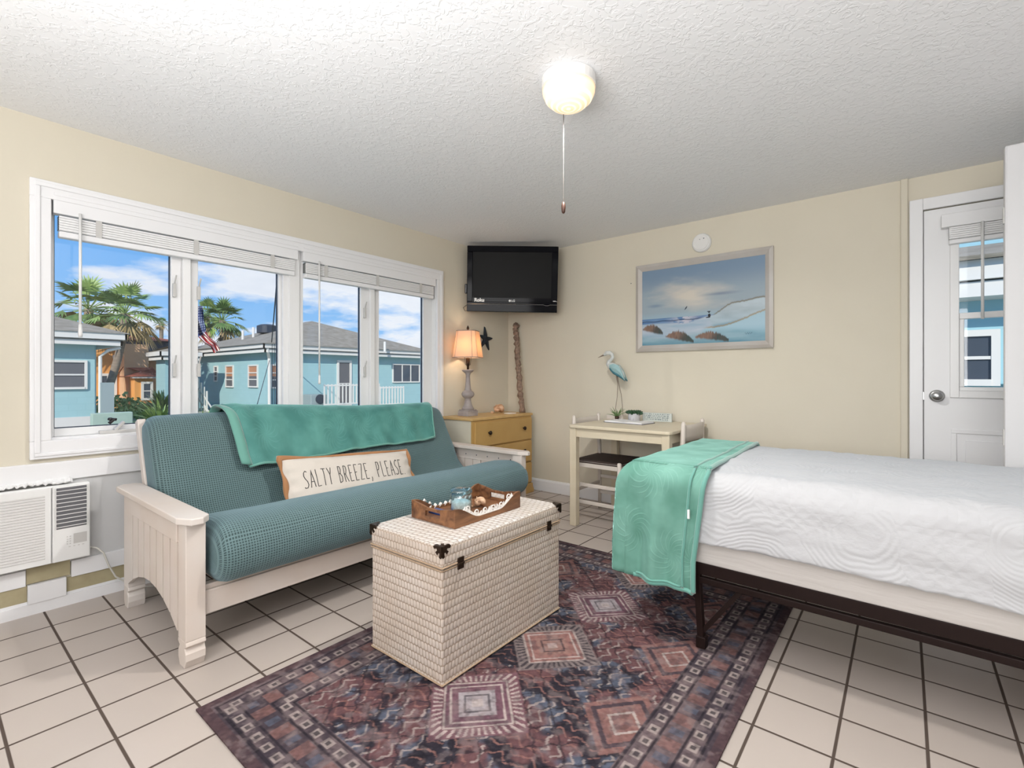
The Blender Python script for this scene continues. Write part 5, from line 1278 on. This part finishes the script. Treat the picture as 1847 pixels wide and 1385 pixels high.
# left aqua house
xL = -17.5; yR = .02
h1_ = thing('beach_house', 'aqua block house with grey hip roof at the left of the window view', 'house', (-21, -4, GZ))
m = MB(); m.box((xL-8, -9, -.20), (xL, yR, 2.42)); m.build('wall', 'bluewall', h1_)
m = MB(); m.box((xL-8, -9, GZ), (xL+.03, yR+.03, -.20)); m.build('foundation', 'founda', h1_)
m = MB(); m.box((xL-8, -2.5, -.2), (xL-.9, yR+.20, 2.3)); m.build('side_wall', 'bluedeep', h1_)
eaves(h1_, xL-8.5, xL+.55, -9.5, .75, 2.30)
m = MB(); hip_roof(m, xL-8.6, xL+.6, -9.6, .85, 2.50, 1.55, 'y'); m.build('roof', 'shingle', h1_)
m = MB(); m.tube([(xL+.08, yR+.12, GZ), (xL+.08, yR+.12, 1.75), (xL+.2, yR+.3, 1.95), (xL+.3, yR+.6, 2.05)], .05, 8); m.build('drain_pipe', 'fascia', h1_)
def XP(px, py, X):
    r = out(px, py, 1)-CAM; t = (X-CAM.x)/r.x; return CAM+r*t
def YP(px, py, Yv):
    r = out(px, py, 1)-CAM; t = (Yv-CAM.y)/r.y; return CAM+r*t
a = XP(98, 700, xL); b = XP(152, 655, xL); wall_win(h1_, 'x', xL, a.y-.5, b.y, a.z+.03, b.z+.02, 1, 2)
# large aqua house
xB, yB_ = -20.3, 6.95
h2_ = thing('beach_house', 'long aqua house with grey hip roof at the right of the window view', 'house', (-25, 11, GZ))
m = MB(); m.box((xB-10, yB_, GZ), (xB, 16.2, 2.55)); m.build('wall', 'bluewall', h2_)
eaves(h2_, xB-10.6, xB+.55, yB_-.55, 16.75, 2.42)
m = MB(); hip_roof(m, xB-10.7, xB+.65, yB_-.65, 16.85, 2.62, 1.85, 'x'); m.build('roof', 'shingle', h2_)
for pa, pb, r0, r1 in ((388, 393, 662, 686), (409, 421, 661, 696), (450, 465, 660, 696)):
    a = YP(pa, r1, yB_); b = YP(pb, r0, yB_); wall_win(h2_, 'y', yB_, a.x, b.x, a.z, b.z, 1, 3, -1, 'wingrey', 'winorange' if pa > 400 else None)
a = XP(487+3, 698, xB); b = XP(520, 660, xB); wall_win(h2_, 'x', xB, a.y, b.y, a.z, b.z, 1, 3, 1, 'wingrey', 'winorange')
a = XP(709, 688, xB); b = XP(755, 659, xB); wall_win(h2_, 'x', xB, a.y, b.y, a.z, b.z, 3, 1, 1, 'winglass')
a = XP(611, 730, xB); b = XP(630, 654, xB); wall_win(h2_, 'x', xB, a.y, b.y, a.z, b.z, 1, 2, 1, 'wingrey', fw=.12)
m = MB(); m.tube([(xB+.45, yB_-.35, 2.5), (xB+.42, yB_-.30, 2.25), (xB+.12, yB_-.10, 1.95), (xB+.10, yB_-.08, GZ)], .07, 8); m.build('drain_pipe', 'fascia', h2_)
for px_, py_ in ((438, 600), (457, 594), (694, 620)):
    p = out(px_, py_, 27); m = MB(); m.tube([p-Vector((0, 0, .45)), p+Vector((0, 0, .12))], .07, 8); m.build('roof_vent', 'fascia', h2_)
m = MB(); p = out(482, 590, 28); m.lathe([(.55, -.35), (.55, .05), (.35, .14), (.01, .16)], p, 14); m.build('roof_turbine', 'gasket', h2_)
# low stair porch at the left end of that house
a = YP(362, 697, yB_-.02); m = MB(); m.box((xB-9.9, yB_-.9, GZ), (a.x+.4, yB_, a.z)); m.build('porch_base', 'bluedeep', h2_)
st = thing('stair_railing', 'white stair railing beside the aqua house, seen in the second pane', 'railing', (a.x+.3, yB_-1, GZ))
m = MB()
for k in range(4): p = YP(358+k*5, 730, yB_-1.0); m.beam((p.x, p.y, GZ), (p.x, p.y, 1.0-k*.22), .07, .07)
p, q = YP(356, 715, yB_-1.0), YP(384, 755, yB_-1.0); m.beam(p, q, .08, .10); p, q = YP(358, 700, yB_-1.0), YP(388, 745, yB_-1.0); m.beam(p, q, .05, .06); m.build('rails', 'fascia', st)
# balcony railing
def picket_fence(label, pxa, pxb, X, top, bot, n, group='white picket railings outside'):
    A, B = XP(pxa, top, X), XP(pxb, top, X); zt = A.z; zb = XP(pxa, bot, X).z
    t = thing('picket_railing', label, 'railing', (X, (A.y+B.y)/2, GZ), group)
    m = MB(); m.box((X-.03, A.y, zt-.10), (X+.03, B.y, zt-.03)); m.box((X-.03, A.y, zb), (X+.03, B.y, zb+.07)); m.build('rail', 'fascia', t)
    for k in range(n): y = A.y+(B.y-A.y)*k/(n-1); m = MB(); m.box((X-.02, y-.028, GZ if k in (0, n-1) else zb), (X+.02, y+.028, zt)); m.build('picket', 'fascia', t)
picket_fence('white picket railing in front of the grey door of the aqua house', 585, 684, -18.6, 693, 731, 17)
picket_fence('white picket railing at the right below the triple window', 686, 728, -18.6, 697, 731, 9)
t = thing('condenser_unit', 'grey air conditioning condenser beside the white picket railing', 'condenser', XP(575, 728, -19.0))
a = XP(561, 729, -19.0); b = XP(590, 711, -19.0); m = MB(); m.box((-19.8, a.y, GZ), (-19.0, b.y, b.z)); m.build('cabinet', 'acgrey', t, bevel=.03)
m = MB(); m.lathe([(.24, 0), (.24, .03), (.01, .04)], (0, 0, 0), 16); m.v = [Vector((-19.0+p.z, (a.y+b.y)/2+.05+p.x, (a.z+b.z)/2+p.y)) for p in m.v]; m.build('fan_grille', 'gasket', t)

# orange stucco house
h3_ = thing('stucco_house', 'orange stucco house with red tile roof beyond the palms', 'house', (-34, 3, GZ))
p0 = XP(170, 680, -32); p1 = XP(226, 680, -32)
m = MB(); m.box((-42, p0.y-8, GZ), (-32, p1.y, 3.1)); m.build('wall', 'orange', h3_)
q0 = XP(224, 680, -31); q1 = XP(268, 680, -31); m = MB(); m.box((-41, q0.y, GZ), (-31, q1.y, 2.95)); m.build('side_wing', 'peachw', h3_)
m = MB(); m.box((-41, q1.y-.5, GZ), (-33.5, q1.y+2.0, 2.3)); m.build('rear_wing', 'peachw', h3_)
m = MB(); hip_roof(m, -42.5, -31.9, p0.y-8.4, q1.y+2.3, 3.25, 1.1, 'y'); m.build('roof', 'tileroof', h3_)
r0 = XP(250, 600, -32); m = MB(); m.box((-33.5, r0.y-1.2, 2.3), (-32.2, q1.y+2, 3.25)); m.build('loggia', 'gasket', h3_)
m = MB(); m.box((-33.6, r0.y-1.2, 2.10), (-31.8, q1.y+2, 2.32)); m.build('cornice', 'founda', h3_)
a = XP(183, 718, -32); b = XP(205, 678, -32); wall_win(h3_, 'x', -32, a.y, b.y, max(a.z, GZ+.2), b.z, 2, 2, 1, 'winglass', fw=.14)
a0_ = XP(243, 680, -30); a1_ = XP(275, 680, -30); m = MB(); m.box((-31.5, a0_.y, GZ), (-30, a1_.y, 1.1)); m.build('annex', 'orange', h3_)
m = MB(); hip_roof(m, -32.5, -29.7, a0_.y-.3, a1_.y+.3, 1.1, .55, 'y'); m.build('annex_roof', 'tileroof', h3_)
m = MB(); m.box((-30.2, a0_.y-.15, 1.0), (-29.75, a1_.y+.15, 1.12)); m.build('annex_cornice', 'founda', h3_)
a = XP(259, 718, -30); b = XP(271, 692, -30); wall_win(h3_, 'x', -30, a.y, b.y, a.z, b.z, 1, 2, 1, 'winglass', fw=.12)
h4_ = thing('small_aqua_house', 'pale roofed aqua cottage half hidden behind the first window mullion', 'house', (-27, 4.6, GZ))
a = XP(298, 640, -25); b = XP(345, 640, -25); m = MB(); m.box((-26.4, a.y, GZ), (-25, b.y, 1.95)); m.build('wall', 'bluewall', h4_)
eaves(h4_, -26.8, -24.5, a.y-.35, b.y+.4, 2.1); m = MB(); hip_roof(m, -26.8, -24.5, a.y-.35, b.y+.4, 2.3, .35, 'y'); m.build('roof', 'shingle', h4_)

# low walls near the houses
m = MB(); a = XP(186, 745, -11.5); b = XP(240, 745, -11.5); m.box((-11.7, a.y-.2, GZ), (-11.5, b.y, a.z)); o = m.build('garden_wall', 'mintwall', origin=(-11.6, a.y, GZ), bevel=.02); tag(o, 'low pale green garden wall below the palms', 'wall')
m = MB(); a = XP(182, 690, -17.0); b = XP(206, 690, -17.0); m.box((-17.1, a.y, GZ), (-17.0, b.y, a.z)); o = m.build('fence_panel', 'acgrey', origin=(-17, a.y, GZ)); tag(o, 'blue grey fence panel right of the left aqua house', 'fence')

# palms
def fan_leaf(m, base, d, side, R, nb, droop, mi):
    up = side.cross(d).normalized(); tip = base
    for k in range(nb):
        a = (k/(nb-1)-.5)*2.6; dd = (d*math.cos(a)+side*math.sin(a)).normalized(); ln = R*(.72+.28*math.cos(a))*(0.9+.2*rnd.random())
        w_ = ln*.062; pr_ = dd.cross(up).normalized()
        p1 = base+dd*ln*.5+up*.02*R-Vector((0, 0, droop*ln*.12)); p2 = base+dd*ln-Vector((0, 0, droop*ln*.45))
        m.add([base, p1+pr_*w_, p2, p1-pr_*w_], [(0, 1, 2, 3)], mi)
def palm(label, c, R, n, lean=(0, 0), seed=1, dry=.3, group='fan palms beyond the houses', trunk_r=.17):
    rr = random.Random(seed); global rnd; rnd = rr
    t = thing('fan_palm', label, 'palm tree', (c.x+lean[0], c.y+lean[1], GZ), group)
    m = MB(); P = []; 
    for k in range(9): f = k/8; P.append(Vector((c.x+lean[0]*(1-f)**1.6, c.y+lean[1]*(1-f)**1.6, GZ+(c.z-GZ)*f)))
    m.tube(P, [trunk_r*1.15]+[trunk_r]*7+[trunk_r*1.2], 10); m.build('trunk', 'trunk', t, smooth=True)
    m = MB()
    for k in range(n):
        f = k/n; el = 1.40-2.25*f+rr.uniform(-.22, .22); az = k*2.4+rr.uniform(-.3, .3)
        d = Vector((math.cos(az)*math.cos(el), math.sin(az)*math.cos(el), math.sin(el))); side = Vector((-math.sin(az), math.cos(az), 0)); pl_ = R*(.45+.22*rr.random())
        b = c+d*pl_-Vector((0, 0, .10*R*math.cos(el))); m.beam(c, b, .03, .03, mi=2 if f > 1-dry else 1)
        mi = 2 if f > 1-dry else (1 if rr.random() < .35 else 0)
        fan_leaf(m, b, (d+Vector((0, 0, -.25))).normalized(), side, R*.52, 12, .5+.8*f, mi)
    m.build('crown', ['frond', 'frondy', 'frondd'], t, normals=False)
palm('tall fan palm with dense crown over the left aqua house roof', out(160, 558, 25), 1.85, 36, (.6, -.3), 4, .2)
palm('dark crowned fan palm with curved trunk before the orange house', out(226, 566, 24), 1.7, 38, (-.2, -1.0), 7, .3)
palm('small distant fan palm above the red tile roof', out(291, 583, 46), .75, 22, (0, 0), 9)
palm('fan palm rising left behind the large aqua house roof', out(374, 568, 36), 1.35, 28, (0, 0), 11, .12, group='fan palms beyond the houses')
palm('fan palm with pale dry skirt behind the large aqua house roof', out(401, 578, 34), 1.75, 38, (0, 0), 12, .18)
def bush(name, label, cat, c, R, n, mats, seed, mode='strap', h=1.0):
    c = Vector((c.x, c.y, max(GZ+.02, min(c.z, GZ+.3))))
    global rnd; rnd = rr = random.Random(seed); m = MB()
    for k in range(n):
        az = rr.random()*6.28; el = rr.uniform(.1, 1.3); d = Vector((math.cos(az)*math.cos(el), math.sin(az)*math.cos(el), math.sin(el)*h)); ln = R*rr.uniform(.6, 1.1)
        mi = 0 if rr.random() < .6 else 1
        if mode == 'strap':
            s = Vector((-math.sin(az), math.cos(az), 0))*ln*.035; p1 = c+d*ln*.6; p2 = c+d*ln+Vector((d.x, d.y, 0))*ln*.15-Vector((0, 0, .15*ln)); m.add([c-s*.5, c+s*.5, p1+s, p1-s], [(0, 1, 2, 3)], mi); m.add([p1-s, p1+s, p2], [(0, 1, 2)], mi)
        else:
            q = c+Vector((d.x*ln, d.y*ln, d.z*ln*rr.random())); u_ = Vector((rr.uniform(-1, 1), rr.uniform(-1, 1), rr.uniform(-1, 1))).normalized()*R*.11; w_ = u_.cross(Vector((rr.uniform(-1, 1), rr.uniform(-1, 1), .3))).normalized()*R*.07; m.add([q-u_, q+w_, q+u_, q-w_], [(0, 1, 2, 3)], mi)
    o = m.build(name, mats, origin=(c.x, c.y, GZ), normals=False); tag(o, label, cat); return o
fl = lambda p: Vector((p.x, p.y, GZ))
bush('broadleaf_shrub', 'dense green shrub before the orange house', 'shrub', out(214, 755, 22), 1.15, 500, ['leafd', 'frondy'], 21, 'leaf', 1.1)
bush('broadleaf_shrub', 'low leafy shrub at the foot of the orange annex', 'shrub', out(246, 770, 21), .9, 350, ['frondy', 'leafd'], 22, 'leaf', .7)
bush('spiky_plant', 'bright spiky leaved plant at the right of the first pane', 'plant', out(290, 770, 14), 1.15, 150, ['frondy', 'frond'], 23)
bush('spiky_plant', 'tall grassy leaved plant behind the spiky one near the cottage', 'plant', out(292, 742, 20), 1.2, 200, ['frond', 'frondy'], 24)
bush('spiky_plant', 'spiky leaved plant low in the second pane beside the stair railing', 'plant', out(368, 752, 13), .75, 90, ['frondy', 'frondd'], 25)

# flag
def flag_pt(u, v):
    c0 = out(356, 556, 17.5); c1 = out(392, 632, 17.5)
    # u along the fly (0 hoist top), hangs limp
    key = [(356, 552), (358, 578), (364, 602), (374, 614), (384, 621), (391, 634)]
    k = min(int(u*5), 4); f = u*5-k; px_ = key[k][0]*(1-f)+key[k+1][0]*f; py_ = key[k][1]*(1-f)+key[k+1][1]*f
    tx, ty = key[k+1][0]-key[k][0], key[k+1][1]-key[k][1]; l_ = math.hypot(tx, ty); wv = (v-.5)*(19-7*u)
    return out(px_-ty/l_*wv+1.2*math.sin(v*9+u*7), py_+tx/l_*wv, 17.5+.22*math.sin(v*10+u*6))
def flag_col(U, V):
    c = np.where((np.floor(V*7) % 2 == 0)[..., None], C(190, 30, 45), C(235, 230, 225)); can = (U < .42)
    star = (np.hypot(((U*28) % 1)-.5, ((V*7) % 1)-.5) < .28); bl = np.where(star[..., None], C(235, 235, 240), C(45, 60, 120)); return np.where(can[..., None], bl, c)
fg = thing('flag', 'limp red, white and blue striped flag with stars in the second pane', 'flag', out(360, 600, 17.5))
attr_plane('cloth', 80, 42, flag_pt, flag_col, 'flag', fg, smooth=True)
m = MB(); a = out(344, 548, 17.5); m.tube([Vector((a.x, a.y, GZ)), a+Vector((0, 0, .6))], .03, 8); m.build('pole', 'fascia', fg, smooth=True)

# service cables beside the drain pipe
cb_ = thing('service_cable', 'black overhead cable dropping to the corner of the large aqua house', 'cable', out(490, 620, 16))
m = MB(); m.tube([out(505, 440, 13), out(501, 490, 14), out(495, 560, 18), out(490, 617, 22)], .022, 6); m.build('drop_wire', 'cable', cb_)
m = MB()
for px_ in (491, 495): m.tube([out(px_, 620, 22), Vector((out(px_, 620, 22).x, out(px_, 620, 22).y, GZ))], .014, 5)
m.tube([out(486, 650, 20), out(462, 736, 14), fl(out(455, 750, 13))], .012, 5); m.build('hanging_wire', 'cable', cb_)

# neighbour house seen through the glazed door
h5_ = thing('neighbour_house', 'pale blue house with white eaves seen through the glazed door', 'house', (4.5, 9, GZ))
Yn = 6.6
za = YP(1765, 572, Yn).z
m = MB(); m.box((1.5, Yn, GZ), (9, Yn+5, 3.2)); m.build('wall', 'bluedeep', h5_)
zz = lambda r: YP(1770, r, Yn-.5).z
m = MB(); m.box((1.2, Yn-.62, zz(505)), (9.3, Yn-.5, zz(470))); m.box((1.2, Yn-.56, zz(535)), (9.3, Yn, zz(508))); m.build('eave', 'fascia', h5_)
m = MB(); m.add([(1.0, Yn-.75, zz(468)), (9.5, Yn-.75, zz(468)), (9.5, Yn+3, zz(468)+1.4), (1.0, Yn+3, zz(468)+1.4)], [(0, 1, 2, 3)]); m.build('roof', 'shingle', h5_, solid=.06)
a = YP(1735, 684, Yn); b = YP(1787, 606, Yn); wall_win(h5_, 'y', Yn, a.x, b.x, a.z, b.z, 1, 2, -1, 'winglass', fw=.10)
m = MB(); m.box((1.5, Yn-.05, YP(1770, 692, Yn).z), (9, Yn, YP(1770, 697, Yn).z+.02)); m.build('drip_ledge', 'birdd', h5_)
